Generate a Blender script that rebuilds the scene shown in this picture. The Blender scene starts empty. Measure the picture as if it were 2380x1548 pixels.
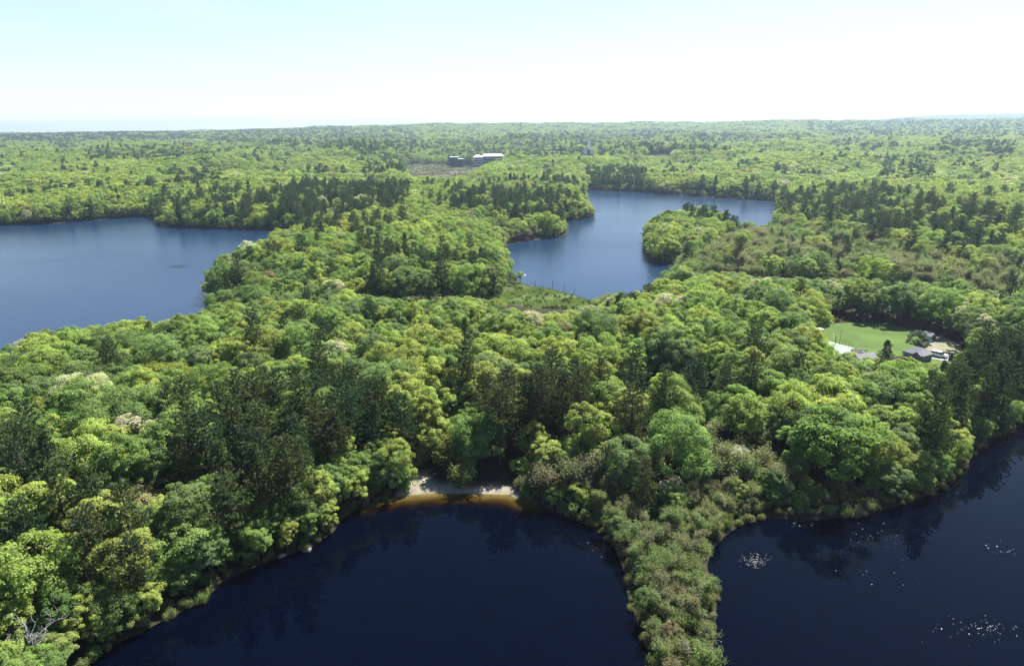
import bpy, math, random
import numpy as np
from mathutils import Vector, Matrix
R = math.radians
rng = np.random.default_rng(11); random.seed(11)
S = bpy.context.scene
COL = S.collection

# ---------------------------------------------------------------- camera, sky, sun
CX, CY, F, CAMH = 1179.5, 802.5, 1594.0, 80.0        # photo pixel space is 2380 wide
PITCH, ROLL = R(17.95), R(0.68)
_r0 = np.array([1., 0, 0]); _u0 = np.array([0, math.sin(PITCH), math.cos(PITCH)])
FW = np.array([0, math.cos(PITCH), -math.sin(PITCH)])
CR = math.cos(ROLL)*_r0 - math.sin(ROLL)*_u0
CU = math.sin(ROLL)*_r0 + math.cos(ROLL)*_u0
cd = bpy.data.cameras.new('camera'); cam = bpy.data.objects.new('camera', cd); COL.objects.link(cam)
cam.matrix_world = Matrix(((CR[0], CU[0], -FW[0], 0), (CR[1], CU[1], -FW[1], 0), (CR[2], CU[2], -FW[2], CAMH), (0, 0, 0, 1)))
cd.sensor_width = 36; cd.lens = F/2380*36; cd.shift_x = 10.5/2380; cd.shift_y = 28.5/2380
cd.clip_start = 1; cd.clip_end = 40000
S.camera = cam
SUN_EL, SUN_AZ = R(54), R(40)                          # ahead of the camera, to the right
w = bpy.data.worlds.new("World"); S.world = w; w.use_nodes = True
nt = w.node_tree; bg = nt.nodes['Background']
sky = nt.nodes.new('ShaderNodeTexSky'); sky.sky_type = 'NISHITA'; sky.sun_disc = False
sky.sun_elevation = SUN_EL; sky.sun_rotation = SUN_AZ; sky.air_density = 1.0; sky.dust_density = .2; sky.ozone_density = 5.0
tcw = nt.nodes.new('ShaderNodeTexCoord'); mpw = nt.nodes.new('ShaderNodeMapping'); mpw.inputs['Scale'].default_value = (1.6, 1.6, 14)
nzw = nt.nodes.new('ShaderNodeTexNoise'); nzw.inputs['Scale'].default_value = 1.3; nzw.inputs['Detail'].default_value = 6; nzw.inputs['Distortion'].default_value = .4
mrw = nt.nodes.new('ShaderNodeMapRange'); mrw.inputs[1].default_value = .30; mrw.inputs[2].default_value = .72; mrw.inputs[3].default_value = .25; mrw.inputs[4].default_value = .8
sxw = nt.nodes.new('ShaderNodeSeparateXYZ'); mlw = nt.nodes.new('ShaderNodeMapRange'); mlw.inputs[1].default_value = .45; mlw.inputs[2].default_value = .1; mlw.inputs[3].default_value = 0; mlw.inputs[4].default_value = 1
mmw = nt.nodes.new('ShaderNodeMath'); mmw.operation = 'MULTIPLY'; mxw = nt.nodes.new('ShaderNodeMix'); mxw.data_type = 'RGBA'; mxw.inputs[7].default_value = (4.3, 4.55, 4.9, 1)   # thin high cloud veil
for a_, b_ in ((tcw.outputs['Generated'], mpw.inputs[0]), (mpw.outputs[0], nzw.inputs['Vector']), (nzw.outputs[0], mrw.inputs[0]), (tcw.outputs['Generated'], sxw.inputs[0]), (sxw.outputs['Z'], mlw.inputs[0]),
               (mrw.outputs[0], mmw.inputs[0]), (mlw.outputs[0], mmw.inputs[1]), (mmw.outputs[0], mxw.inputs[0]), (sky.outputs[0], mxw.inputs[6]), (mxw.outputs[2], bg.inputs[0])): nt.links.new(a_, b_); bg.inputs[1].default_value = 0.067
sl = bpy.data.lights.new('sun', 'SUN'); so = bpy.data.objects.new('sun', sl); COL.objects.link(so)
sl.energy = 5.0; sl.angle = R(0.5); sl.color = (1, .955, .88)
sdir = Vector((math.sin(SUN_AZ)*math.cos(SUN_EL), math.cos(SUN_AZ)*math.cos(SUN_EL), math.sin(SUN_EL)))
so.rotation_euler = sdir.to_track_quat('Z', 'Y').to_euler(); so.location = (0, 0, 200)
S.view_settings.view_transform = 'Standard'; S.view_settings.look = 'None'; S.view_settings.gamma = 1
S.view_settings.exposure = 1.66
S.cycles.max_bounces = 6; S.cycles.diffuse_bounces = 3; S.cycles.transmission_bounces = 4; S.cycles.volume_bounces = 0
S.cycles.caustics_reflective = False; S.cycles.caustics_refractive = False; S.cycles.sample_clamp_indirect = 4
S.cycles.sample_clamp_direct = 12

def unproj(X, Y, z=0.0):
    X = np.asarray(X, float); Y = np.asarray(Y, float); z = np.asarray(z, float)
    d = CR*(X-CX)[..., None] - CU*(Y-CY)[..., None] + FW*F
    t = (z-CAMH)/np.minimum(d[..., 2], -1e-3)
    return (d*t[..., None])[..., :2]
def at(X, Y, z=0.0):
    p = unproj(X, Y, z); return Vector((float(p[0]), float(p[1]), z))
def proj(P):
    P = np.asarray(P, float); q = P - np.array([0, 0, CAMH])
    dz = np.maximum(q @ FW, .1)
    return CX + (q@CR)/dz*F, CY - (q@CU)/dz*F, dz
def inpoly(x, y, poly):
    x = np.asarray(x, float); y = np.asarray(y, float); c = np.zeros(x.shape, bool)
    n = len(poly); j = n-1
    for i in range(n):
        xi, yi = poly[i][0], poly[i][1]; xj, yj = poly[j][0], poly[j][1]
        if yi != yj:
            c ^= ((yi > y) != (yj > y)) & (x < (xj-xi)*(y-yi)/(yj-yi)+xi)
        j = i
    return c
def pdist(x, y, poly, closed=True):
    x = np.asarray(x, float); y = np.asarray(y, float); best = np.full(x.shape, 1e18)
    n = len(poly)
    for i in range(n if closed else n-1):
        ax, ay = poly[i][0], poly[i][1]; bx, by = poly[(i+1) % n][0], poly[(i+1) % n][1]
        dx, dy = bx-ax, by-ay; L = dx*dx+dy*dy+1e-9
        t = np.clip(((x-ax)*dx+(y-ay)*dy)/L, 0, 1)
        best = np.minimum(best, (x-ax-t*dx)**2+(y-ay-t*dy)**2)
    return np.sqrt(best)
def sdist(x, y, poly):                                  # positive outside
    d = pdist(x, y, poly); return np.where(inpoly(x, y, poly), -d, d)
def W(pts, z=None):
    return [tuple(unproj(p[0], p[1], (p[2] if len(p) > 2 else 0) if z is None else z)) for p in pts]

# ---------------------------------------------------------------- outlines (photo pixels; third value = height of the traced edge)
LAKE_L = [(-500, 560, 0), (-250, 543, 0), (0, 525, 0), (100, 522, 0), (200, 514, 0), (300, 506, 0), (360, 504, 0), (366, 514, 0), (364, 524, 0),
          (400, 530, 0), (467, 531, 0), (600, 535, 0), (700, 537, 0), (672, 541, 12), (620, 545, 12), (580, 556, 13), (550, 575, 13), (500, 592, 13), (484, 612, 9),
          (476, 652, 0), (482, 688, 0), (500, 712, 0), (467, 713, 12), (400, 731, 12), (300, 735, 12), (213, 741, 12), (90, 760, 12), (0, 803, 12),
          (-150, 850, 12), (-400, 920, 12), (-900, 900, 12), (-900, 600, 0)]
LAKE_R = [(1362, 441, 0), (1480, 446, 0), (1587, 455, 0), (1700, 461, 0), (1803, 468, 0), (1805, 485, 0), (1802, 510, 0), (1798, 530, 0),
          (1765, 531, 3), (1737, 530, 6), (1697, 508, 13), (1656, 489, 13), (1600, 484, 14), (1540, 497, 12), (1503, 520, 9), (1494, 557, 0), (1500, 590, 0),
          (1508, 606, 0), (1540, 613, 0), (1580, 617, 0), (1556, 636, 8), (1530, 646, 9), (1500, 664, 9), (1463, 684, 7), (1437, 681, 6), (1373, 696, 1),
          (1313, 676, 1), (1260, 665, 1), (1213, 657, 1), (1209, 643, 0), (1204, 610, 12), (1190, 587, 12), (1168, 574, 9), (1180, 567, 0), (1237, 559, 0),
          (1293, 553, 0), (1320, 545, 0), (1322, 535, 0), (1311, 525, 0), (1315, 515, 0), (1360, 509, 0), (1382, 505, 0), (1379, 492, 0), (1367, 475, 0), (1362, 455, 0)]
POND = [(335, 1465, 0), (367, 1449, 0), (413, 1426, 0), (473, 1394, 0), (520, 1350, 0), (580, 1322, 0), (653, 1294, 0), (720, 1274, 0), (775, 1236, 0), (800, 1199, 0),
        (860, 1168, 0), (933, 1152, 0), (993, 1147, 0), (1090, 1145, 0), (1183, 1149, 0), (1227, 1164, 0), (1293, 1192, 0), (1377, 1224, 0), (1427, 1270, 0),
        (1448, 1320, 0), (1462, 1400, 0), (1490, 1465, 0), (1520, 1560, 0), (1570, 1640, 0), (1620, 1655, 0), (1650, 1600, 0), (1662, 1465, 0), (1666, 1399, 0), (1656, 1349, 0),
        (1642, 1316, 0), (1655, 1279, 0), (1683, 1246, 0), (1720, 1222, 0), (1787, 1203, 0), (1887, 1208, 0), (2003, 1200, 0), (2053, 1183, 0), (2120, 1168, 0),
        (2180, 1140, 0), (2230, 1100, 0), (2262, 1058, 0), (2300, 1025, 0), (2359, 995, 0), (2450, 960, 0), (2700, 900, 0), (3300, 1000, 0), (3300, 1500, 0),
        (2600, 2600, 0), (1200, 3000, 0), (-100, 2400, 0), (0, 1800, 0), (150, 1600, 0), (260, 1500, 0)]
wLL, wLR, wP = W(LAKE_L), W(LAKE_R), W(POND)
CLEAR = [(1872, 757), (1935, 750), (1990, 747), (2060, 752), (2120, 764), (2165, 770), (2200, 778), (2240, 800), (2246, 830), (2222, 846),
         (2150, 849), (2085, 838), (2040, 832), (1990, 830), (1950, 834), (1900, 822), (1880, 800)]
CZ = 3.0
wCLEAR = W(CLEAR, CZ)
BEACH = [(925, 1156), (940, 1120), (960, 1104), (990, 1104), (1003, 1124), (1060, 1132), (1100, 1133), (1185, 1131), (1205, 1160), (1090, 1152), (993, 1154)]
wBEACH = W(BEACH, 0.2)
MARSH = [(1213, 655), (1160, 668), (1155, 690), (1175, 712), (1260, 722), (1370, 718), (1378, 700), (1373, 694), (1313, 674), (1260, 663)]
wMARSH = W(MARSH, .5)
BOG = [(940, 388), (965, 383), (1040, 384), (1130, 382), (1110, 396), (1085, 408), (1030, 413), (950, 410)]
wBOG = W(BOG, 0.5)
wBPOND = W([(1040, 384.5), (1080, 382.5), (1118, 382), (1105, 388), (1075, 390), (1040, 389)], 0)
CAMPUS = W([(1035, 396), (1035, 380), (1100, 366), (1210, 363), (1215, 384), (1120, 396)], 1)
SKY = [(-600, 318), (-200, 316), (0, 313), (250, 308), (330, 308), (480, 306), (600, 302), (700, 298), (820, 294), (900, 293), (960, 289), (1100, 288), (1300, 287), (1500, 286),
       (1700, 284), (1830, 282), (1900, 279), (2000, 281), (2060, 282), (2160, 278), (2359, 278), (2700, 274)]
FAR2 = [(-600, 330), (500, 318), (560, 303), (640, 300), (760, 296), (860, 292), (940, 296), (1500, 290), (2050, 276), (2100, 270), (2200, 265), (2359, 262), (2700, 262)]

C1 = [(498, 707), (560, 682), (640, 654), (720, 660), (820, 674), (900, 690), (960, 693), (1100, 684), (1170, 694)]
C2 = [(500, 715), (560, 706), (640, 692), (720, 690), (820, 692), (950, 702), (1100, 694), (1195, 684)]
wGAP = W([(p[0], p[1]+15) for p in C2], 1)+W(C2, 1)[::-1]
OPEN = [W([(330, 1015), (440, 962), (590, 912), (720, 905), (700, 925), (560, 940), (450, 990), (350, 1035)], 3), W([(1395, 935), (1600, 905), (1790, 930), (1790, 975), (1600, 992), (1410, 975)], 3)]
def nz(x, y, s, seed):
    a = np.zeros(np.shape(x)); r = np.random.default_rng(seed)
    for k in range(7):
        th = r.uniform(0, 6.283); f = r.uniform(.6, 1.9)/s; ph = r.uniform(0, 6.283)
        a = a + np.sin((x*np.cos(th)+y*np.sin(th))*f*6.283+ph+1.3*np.sin((x*np.sin(th)-y*np.cos(th))*f*4+ph*2))
    return a/3.2
def sm(a, b, x):
    t = np.clip((x-a)/(b-a), 0, 1); return t*t*(3-2*t)
def water_sd(x, y):
    return np.minimum(np.minimum(sdist(x, y, wLL), sdist(x, y, wLR)), sdist(x, y, wP))
def ridge_z(x, y, tab, dist):                            # height whose top shows on the traced skyline
    px, _, _ = proj(np.stack([x, y, np.full(np.shape(x), 70.)], -1))
    py = np.interp(px, [t[0] for t in tab], [t[1] for t in tab])
    d = CR*(px-CX)[..., None] - CU*(py-CY)[..., None] + FW*F
    return CAMH + d[..., 2]/np.hypot(d[..., 0], d[..., 1])*dist
def height(x, y, sd=None):
    x = np.asarray(x, float); y = np.asarray(y, float)
    if sd is None: sd = water_sd(x, y)
    r = np.hypot(x, y); inl = 1-np.exp(-np.maximum(sd, 0)/110.)
    h = .25 + 4.5*(1-np.exp(-np.maximum(sd, 0)/45.))
    h = h + inl*(nz(x, y, 330., 3)+.6)*np.interp(r, [150, 400, 900, 2000, 3500], [1.5, 3.5, 8, 13, 8])
    front = np.maximum(y, 1)
    h = h + sm(2500, 4300, r)*np.maximum(ridge_z(x, np.maximum(y, 200), SKY, 4400.)-17-h, 0)*(y > 0)*(1-sm(4900, 6500, r)*.9)
    h = h + sm(2800, 4300, r)*(1-sm(4900, 6500, r))*nz(x, y, 620., 51)*7
    h = h + sm(7600, 9200, r)*np.maximum(ridge_z(x, np.maximum(y, 200), FAR2, 9300.)-8-h, 0)*(y > 0)*(1-sm(9500, 11500, r))
    for poly, z0, bl in ((wCLEAR, CZ, 14), (wMARSH, .3, 10), (wBOG, .4, 60), (CAMPUS, 1.6, 80), (wBEACH, .5, 8)):
        k = 1-sm(0, bl, sdist(x, y, poly)); h = h*(1-k)+z0*k
    sh = np.clip(sd/1.2, 0, 1); h = h*sh
    h = np.where(sd < 0, np.maximum(-2, sd*.25), h)
    bp = sdist(x, y, wBPOND); h = np.where(bp < 0, -.4, h)
    return h

# ---------------------------------------------------------------- helpers
def tag(o, label=None, cat=None, group=None, kind=None):
    if label: o['label'] = label
    if cat: o['category'] = cat
    if group: o['group'] = group
    if kind: o['kind'] = kind
    return o
def quads(name, P, mats, lv=None, mi=None):              # P: (n,4,3)
    n = len(P); me = bpy.data.meshes.new(name)
    me.vertices.add(n*4); me.vertices.foreach_set('co', P.reshape(-1).astype(np.float32))
    me.loops.add(n*4); me.loops.foreach_set('vertex_index', np.arange(n*4, dtype=np.int32))
    me.polygons.add(n); me.polygons.foreach_set('loop_start', np.arange(0, n*4, 4, dtype=np.int32))
    me.update(calc_edges=True)
    for m in mats: me.materials.append(m)
    if mi is not None: me.polygons.foreach_set('material_index', mi.astype(np.int32))
    if lv is not None:
        a = me.attributes.new('lv', 'FLOAT', 'FACE'); a.data.foreach_set('value', lv.astype(np.float32))
    return me
class MB:                                                # a mesh collector
    def __init__(s): s.v = []; s.f = []; s.m = []; s.mi = 0
    def add(s, v, f):
        b = len(s.v); s.v += [tuple(p) for p in v]; s.f += [tuple(b+i for i in q) for q in f]; s.m += [s.mi]*len(f)
    def box(s, c, d, rz=0.0, taper=1.0):
        x, y, z = d[0]/2, d[1]/2, d[2]/2; co, si = math.cos(rz), math.sin(rz); v = []
        for k, (a, b, e) in enumerate(((-1, -1, -1), (1, -1, -1), (1, 1, -1), (-1, 1, -1), (-1, -1, 1), (1, -1, 1), (1, 1, 1), (-1, 1, 1))):
            t = taper if e > 0 else 1; px, py = a*x*t, b*y*t
            v.append((c[0]+px*co-py*si, c[1]+px*si+py*co, c[2]+e*z))
        s.add(v, [(0, 3, 2, 1), (4, 5, 6, 7), (0, 1, 5, 4), (1, 2, 6, 5), (2, 3, 7, 6), (3, 0, 4, 7)])
    def tube(s, pts, rad, n=6, cap=True):
        pts = [Vector(p) for p in pts]; v = []; f = []
        for i, p in enumerate(pts):
            d = (pts[min(i+1, len(pts)-1)]-pts[max(i-1, 0)]).normalized()
            a = d.cross(Vector((0.31, .2, .93))); a = a.normalized() if a.length > 1e-3 else Vector((1, 0, 0)); b = d.cross(a)
            for k in range(n):
                t = 6.2832*k/n; v.append(p+(a*math.cos(t)+b*math.sin(t))*rad[i])
        for i in range(len(pts)-1):
            for k in range(n): f.append((i*n+k, i*n+(k+1) % n, (i+1)*n+(k+1) % n, (i+1)*n+k))
        if cap: f.append(tuple(range(n))[::-1]); f.append(tuple((len(pts)-1)*n+k for k in range(n)))
        s.add(v, f)
    def prism(s, poly, z0, z1):
        n = len(poly); v = [(p[0], p[1], z0) for p in poly]+[(p[0], p[1], z1) for p in poly]
        s.add(v, [tuple(range(n))[::-1], tuple(range(n, 2*n))]+[(i, (i+1) % n, n+(i+1) % n, n+i) for i in range(n)])
    def mesh(s, name, mats):
        me = bpy.data.meshes.new(name); me.from_pydata(s.v, [], s.f); me.update()
        for m in (mats if isinstance(mats, (list, tuple)) else [mats]): me.materials.append(m)
        me.polygons.foreach_set('material_index', s.m); return me
def link(name, me, parent=None, loc=None, rz=None):
    o = bpy.data.objects.new(name, me); COL.objects.link(o)
    if parent is not None: o.parent = parent
    if loc is not None: o.location = loc
    if rz is not None: o.rotation_euler.z = rz
    return o
def empty(name, loc, rz=0.0): return link(name, None, None, loc, rz)

# ---------------------------------------------------------------- materials
def mat(name, col, rough=.8, var=0.0, scale=1.0, spec=.3, metal=0.0, bump=0.0, col2=None, detail=4):
    m = bpy.data.materials.new(name); m.use_nodes = True; n = m.node_tree; b = n.nodes['Principled BSDF']
    b.inputs['Roughness'].default_value = rough; b.inputs['Specular IOR Level'].default_value = spec; b.inputs['Metallic'].default_value = metal
    b.inputs['Base Color'].default_value = (*col, 1)
    if var or col2 or bump:
        tc = n.nodes.new('ShaderNodeTexCoord'); no = n.nodes.new('ShaderNodeTexNoise'); no.inputs['Scale'].default_value = scale; no.inputs['Detail'].default_value = detail
        n.links.new(tc.outputs['Object'], no.inputs['Vector'])
        c2 = col2 or tuple(c*(1-var) for c in col)
        mr = n.nodes.new('ShaderNodeMapRange'); mr.inputs[1].default_value = .35; mr.inputs[2].default_value = .65; n.links.new(no.outputs[0], mr.inputs[0])
        mx = n.nodes.new('ShaderNodeMix'); mx.data_type = 'RGBA'; mx.inputs[6].default_value = (*c2, 1); mx.inputs[7].default_value = (*col, 1)
        n.links.new(mr.outputs[0], mx.inputs[0]); n.links.new(mx.outputs[2], b.inputs['Base Color'])
        if bump:
            bp = n.nodes.new('ShaderNodeBump'); bp.inputs['Strength'].default_value = bump; n.links.new(no.outputs[0], bp.inputs['Height']); n.links.new(bp.outputs[0], b.inputs['Normal'])
    return m
def leaf_mat(name, trans=.35, rough=.5, spec=.3, lo=.70, hi=1.24):
    m = bpy.data.materials.new(name); m.use_nodes = True; n = m.node_tree; L = n.links.new; b = n.nodes['Principled BSDF']; out = n.nodes['Material Output']
    ta = n.nodes.new('ShaderNodeAttribute'); ta.attribute_type = 'INSTANCER'; ta.attribute_name = 'tint'
    la = n.nodes.new('ShaderNodeAttribute'); la.attribute_type = 'GEOMETRY'; la.attribute_name = 'lv'
    mr = n.nodes.new('ShaderNodeMapRange'); mr.inputs[3].default_value = lo; mr.inputs[4].default_value = hi; L(la.outputs['Fac'], mr.inputs[0])
    vm = n.nodes.new('ShaderNodeVectorMath'); vm.operation = 'SCALE'; L(ta.outputs['Vector'], vm.inputs[0]); L(mr.outputs[0], vm.inputs['Scale'])
    L(vm.outputs[0], b.inputs['Base Color']); b.inputs['Roughness'].default_value = rough; b.inputs['Specular IOR Level'].default_value = spec
    tr = n.nodes.new('ShaderNodeBsdfTranslucent'); sc = n.nodes.new('ShaderNodeVectorMath'); sc.operation = 'MULTIPLY'; sc.inputs[1].default_value = (1.25, 1.35, .7)
    L(vm.outputs[0], sc.inputs[0]); L(sc.outputs[0], tr.inputs[0])
    mx = n.nodes.new('ShaderNodeMixShader'); mx.inputs[0].default_value = trans; L(b.outputs[0], mx.inputs[1]); L(tr.outputs[0], mx.inputs[2]); L(mx.outputs[0], out.inputs[0])
    return m
M_LEAF = leaf_mat('leaf', .48, .6, .15)
M_NEEDLE = leaf_mat('needle', .2, .65, .15)
M_BARK = mat('bark', (.085, .07, .055), .9, .5, 3)
M_PINEBARK = mat('pine_bark', (.06, .045, .035), .9, .5, 3)
M_DEAD = mat('dead_wood', (.26, .255, .24), .8, .35, 2)
M_TWIG = mat('twig', (.16, .14, .11), .9, .3, 3)

# ---------------------------------------------------------------- ground
def grid_mesh(name, X, Y, Z, mats, attrs=None):
    nr, nc = X.shape; me = bpy.data.meshes.new(name)
    me.vertices.add(nr*nc); me.vertices.foreach_set('co', np.stack([X, Y, Z], -1).reshape(-1).astype(np.float32))
    i = (np.arange(nr-1)[:, None]*nc+np.arange(nc-1)[None]).reshape(-1)
    q = np.stack([i, i+1, i+nc+1, i+nc], -1).astype(np.int32)
    me.loops.add(q.size); me.loops.foreach_set('vertex_index', q.reshape(-1)); me.polygons.add(len(q))
    me.polygons.foreach_set('loop_start', np.arange(0, q.size, 4, dtype=np.int32)); me.update(calc_edges=True)
    for m in mats: me.materials.append(m)
    for k, a in (attrs or {}).items():
        at_ = me.attributes.new(k, 'FLOAT', 'POINT'); at_.data.foreach_set('value', a.reshape(-1).astype(np.float32))
    me.polygons.foreach_set('use_smooth', np.ones(len(q), bool))
    return me
az = np.concatenate([np.linspace(-180, -50, 40)[:-1], np.linspace(-50, 50, 400), np.linspace(50, 180, 40)[1:]])*math.pi/180
rr = np.concatenate([np.linspace(2, 70, 30)[:-1], 70*np.exp(np.linspace(0, math.log(12000/70), 330))])
AZ, RR = np.meshgrid(-az, rr); GX = RR*np.sin(-AZ); GY = RR*np.cos(AZ)
GX = -RR*np.sin(AZ)
SDg = water_sd(GX, GY); GZ = height(GX, GY, SDg)
sand = np.clip(1-sdist(GX, GY, wBEACH)/1.2, 0, 1); mar = np.clip(1-sdist(GX, GY, wMARSH)/6, 0, 1); bog = np.clip(1-sdist(GX, GY, wBOG)/20, 0, 1)
gm = bpy.data.materials.new('forest_floor'); gm.use_nodes = True; n = gm.node_tree; L = n.links.new; b = n.nodes['Principled BSDF']; b.inputs['Roughness'].default_value = .95; b.inputs['Specular IOR Level'].default_value = .1
geo = n.nodes.new('ShaderNodeNewGeometry')
def noise(n, vec, sc, det=5):
    a = n.nodes.new('ShaderNodeTexNoise'); a.inputs['Scale'].default_value = sc; a.inputs['Detail'].default_value = det; n.links.new(vec, a.inputs['Vector']); return a.outputs[0]
def ramp(n, fac, stops):
    a = n.nodes.new('ShaderNodeValToRGB'); e = a.color_ramp.elements
    while len(e) < len(stops): e.new(.5)
    for k, (p, c) in enumerate(stops): e[k].position = p; e[k].color = (*c, 1)
    n.links.new(fac, a.inputs[0]); return a.outputs[0]
def mixc(n, fac, a, b_):
    m = n.nodes.new('ShaderNodeMix'); m.data_type = 'RGBA'; n.links.new(fac, m.inputs[0]); n.links.new(a, m.inputs[6]); n.links.new(b_, m.inputs[7]); return m.outputs[2]
def attr(n, nm):
    a = n.nodes.new('ShaderNodeAttribute'); a.attribute_name = nm; return a.outputs['Fac']
P_ = geo.outputs['Position']
floor_ = ramp(n, noise(n, P_, .35, 8), [(.35, (.018, .016, .009)), (.55, (.026, .024, .013)), (.7, (.022, .035, .01))])
sandc = ramp(n, noise(n, P_, .9, 8), [(.3, (.15, .13, .095)), (.6, (.215, .195, .15))])
marc = ramp(n, noise(n, P_, .09, 6), [(.32, (.05, .05, .022)), (.5, (.05, .08, .02)), (.66, (.08, .12, .028))])
bogc = ramp(n, noise(n, P_, .03, 6), [(.35, (.05, .06, .03)), (.6, (.075, .078, .042))])
c = mixc(n, attr(n, 'marsh'), floor_, marc); c = mixc(n, attr(n, 'bog'), c, bogc); c = mixc(n, attr(n, 'sand'), c, sandc)
L(c, b.inputs['Base Color'])
ground = link('ground', grid_mesh('ground', GX, GY, GZ, [gm], {'sand': sand, 'marsh': mar, 'bog': bog})); tag(ground, kind='structure')

# ---------------------------------------------------------------- water
def water_mat(name, base, rough, bump_s, bump_d, stretch, rough2=None, wash=None, shallow=False):
    m = bpy.data.materials.new(name); m.use_nodes = True; n = m.node_tree; L = n.links.new; b = n.nodes['Principled BSDF']
    b.inputs['Base Color'].default_value = (*base, 1); b.inputs['IOR'].default_value = 1.33; b.inputs['Specular IOR Level'].default_value = .11 if shallow else .34; b.inputs['Roughness'].default_value = rough
    g = n.nodes.new('ShaderNodeNewGeometry'); mp = n.nodes.new('ShaderNodeMapping'); mp.inputs['Scale'].default_value = stretch; L(g.outputs['Position'], mp.inputs['Vector'])
    nn = noise(n, mp.outputs[0], 1.0, 3); bp = n.nodes.new('ShaderNodeBump'); bp.inputs['Strength'].default_value = bump_s; bp.inputs['Distance'].default_value = bump_d
    L(nn, bp.inputs['Height']); L(bp.outputs[0], b.inputs['Normal'])
    if rough2 is not None:
        big = noise(n, g.outputs['Position'], wash, 3)
        mr = n.nodes.new('ShaderNodeMapRange'); mr.inputs[1].default_value = .35; mr.inputs[2].default_value = .65; mr.inputs[3].default_value = rough; mr.inputs[4].default_value = rough2
        L(big, mr.inputs[0]); L(mr.outputs[0], b.inputs['Roughness'])
    if shallow:
        bed = ramp(n, noise(n, g.outputs['Position'], .35, 5), [(.3, (.55, .55, .55)), (.6, (1, 1, 1))])
        dep = ramp(n, attr(n, 'deep'), [(0, (.115, .095, .032)), (.25, (.072, .050, .012)), (.55, (.024, .013, .003)), (.8, (.006, .003, .002)), (1, base)])
        mm = n.nodes.new('ShaderNodeMix'); mm.data_type = 'RGBA'; mm.blend_type = 'MULTIPLY'; mm.inputs[0].default_value = .8; L(dep, mm.inputs[6]); L(bed, mm.inputs[7])
        L(mm.outputs[2], b.inputs['Base Color'])
    return m
def water_sheet(name, poly, x0, x1, y0, y1, step, m, ext=4.0, attrs=None):
    xs = np.arange(x0, x1+step, step); ys = np.arange(y0, y1+step, step); X, Y = np.meshgrid(xs, ys)
    sd = sdist(X, Y, poly); keep = sd < ext+step*1.5; nc = len(xs)
    i = (np.arange(len(ys)-1)[:, None]*nc+np.arange(nc-1)[None]); k = keep[:-1, :-1] & keep[1:, :-1] & keep[:-1, 1:] & keep[1:, 1:]
    i = i[k]; q = np.stack([i, i+1, i+nc+1, i+nc], -1); u, inv = np.unique(q, return_inverse=True); inv = inv.reshape(-1)
    V = np.stack([X.reshape(-1), Y.reshape(-1), np.zeros(X.size)], -1)[u]
    me = bpy.data.meshes.new(name); me.vertices.add(len(V)); me.vertices.foreach_set('co', V.reshape(-1).astype(np.float32))
    me.loops.add(len(inv)); me.loops.foreach_set('vertex_index', inv.astype(np.int32)); me.polygons.add(len(q)); me.polygons.foreach_set('loop_start', np.arange(0, len(inv), 4, dtype=np.int32))
    me.update(calc_edges=True); me.materials.append(m)
    if attrs:
        for kk, fn in attrs.items():
            a = me.attributes.new(kk, 'FLOAT', 'POINT'); a.data.foreach_set('value', fn(V[:, 0], V[:, 1]).astype(np.float32))
    return tag(link(name, me), kind='structure')
SHALLOW = W([(860, 1168), (933, 1152), (993, 1147), (1090, 1145), (1183, 1149), (1235, 1166)], 0)
def deepf(x, y):
    d = pdist(x, y, SHALLOW, False)+nz(x, y, 5., 9)*.35
    ex = np.maximum(0, 2-.0*x); return np.clip(d/5.6, 0, 1)
water_sheet('pond', wP, -210, 330, -160, 235, 1.6, water_mat('pond_water', (.0003, .0010, .0046), .0, .015, .02, (.35, .5, 1), shallow=True), 3, {'deep': deepf})
M_LAKE = water_mat('lake_water', (.005, .018, .046), .16, .35, .25, (.45, .8, 1), .26, .006)
water_sheet('lake', wLL, min(p[0] for p in wLL), max(p[0] for p in wLL), min(p[1] for p in wLL), max(p[1] for p in wLL), 5, M_LAKE, 5).name = 'lake'
water_sheet('lake_water', wLR, min(p[0] for p in wLR), max(p[0] for p in wLR), min(p[1] for p in wLR), max(p[1] for p in wLR), 5, M_LAKE, 5)
water_sheet('bog_water', wBPOND, min(p[0] for p in wBPOND), max(p[0] for p in wBPOND), min(p[1] for p in wBPOND), max(p[1] for p in wBPOND), 6, M_LAKE, 1)

# ---------------------------------------------------------------- tree prototypes
def unit(v): return v/np.maximum(np.linalg.norm(v, axis=-1, keepdims=True), 1e-6)
def leaves(C, Nn, a, b_, jit=.6, r=rng):
    n = len(C); Nn = unit(Nn+r.normal(0, jit, (n, 3))); T = unit(np.cross(Nn, r.normal(0, 1, (n, 3)))); B = np.cross(Nn, T)
    a = (a*r.uniform(.7, 1.3, n))[:, None]; b2 = (b_*r.uniform(.7, 1.3, n))[:, None]
    bend = Nn*a*.25
    return np.stack([C-T*a-bend, C-B*b2, C+T*a-bend, C+B*b2], 1)
def tubes_q(paths, n=5):                                 # list of (pts, radii) -> quads
    out = []
    for pts, rad in paths:
        pts = np.array(pts, float); d = np.gradient(pts, axis=0); d = unit(d); a = unit(np.cross(d, [.31, .2, .93])); b_ = np.cross(d, a)
        rings = [pts+(a*math.cos(t)+b_*math.sin(t))*np.array(rad)[:, None] for t in np.linspace(0, 6.2832, n+1)[:-1]]
        for k in range(n):
            p, q = rings[k], rings[(k+1) % n]; out.append(np.stack([p[:-1], q[:-1], q[1:], p[1:]], 1))
    return np.concatenate(out)
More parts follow.
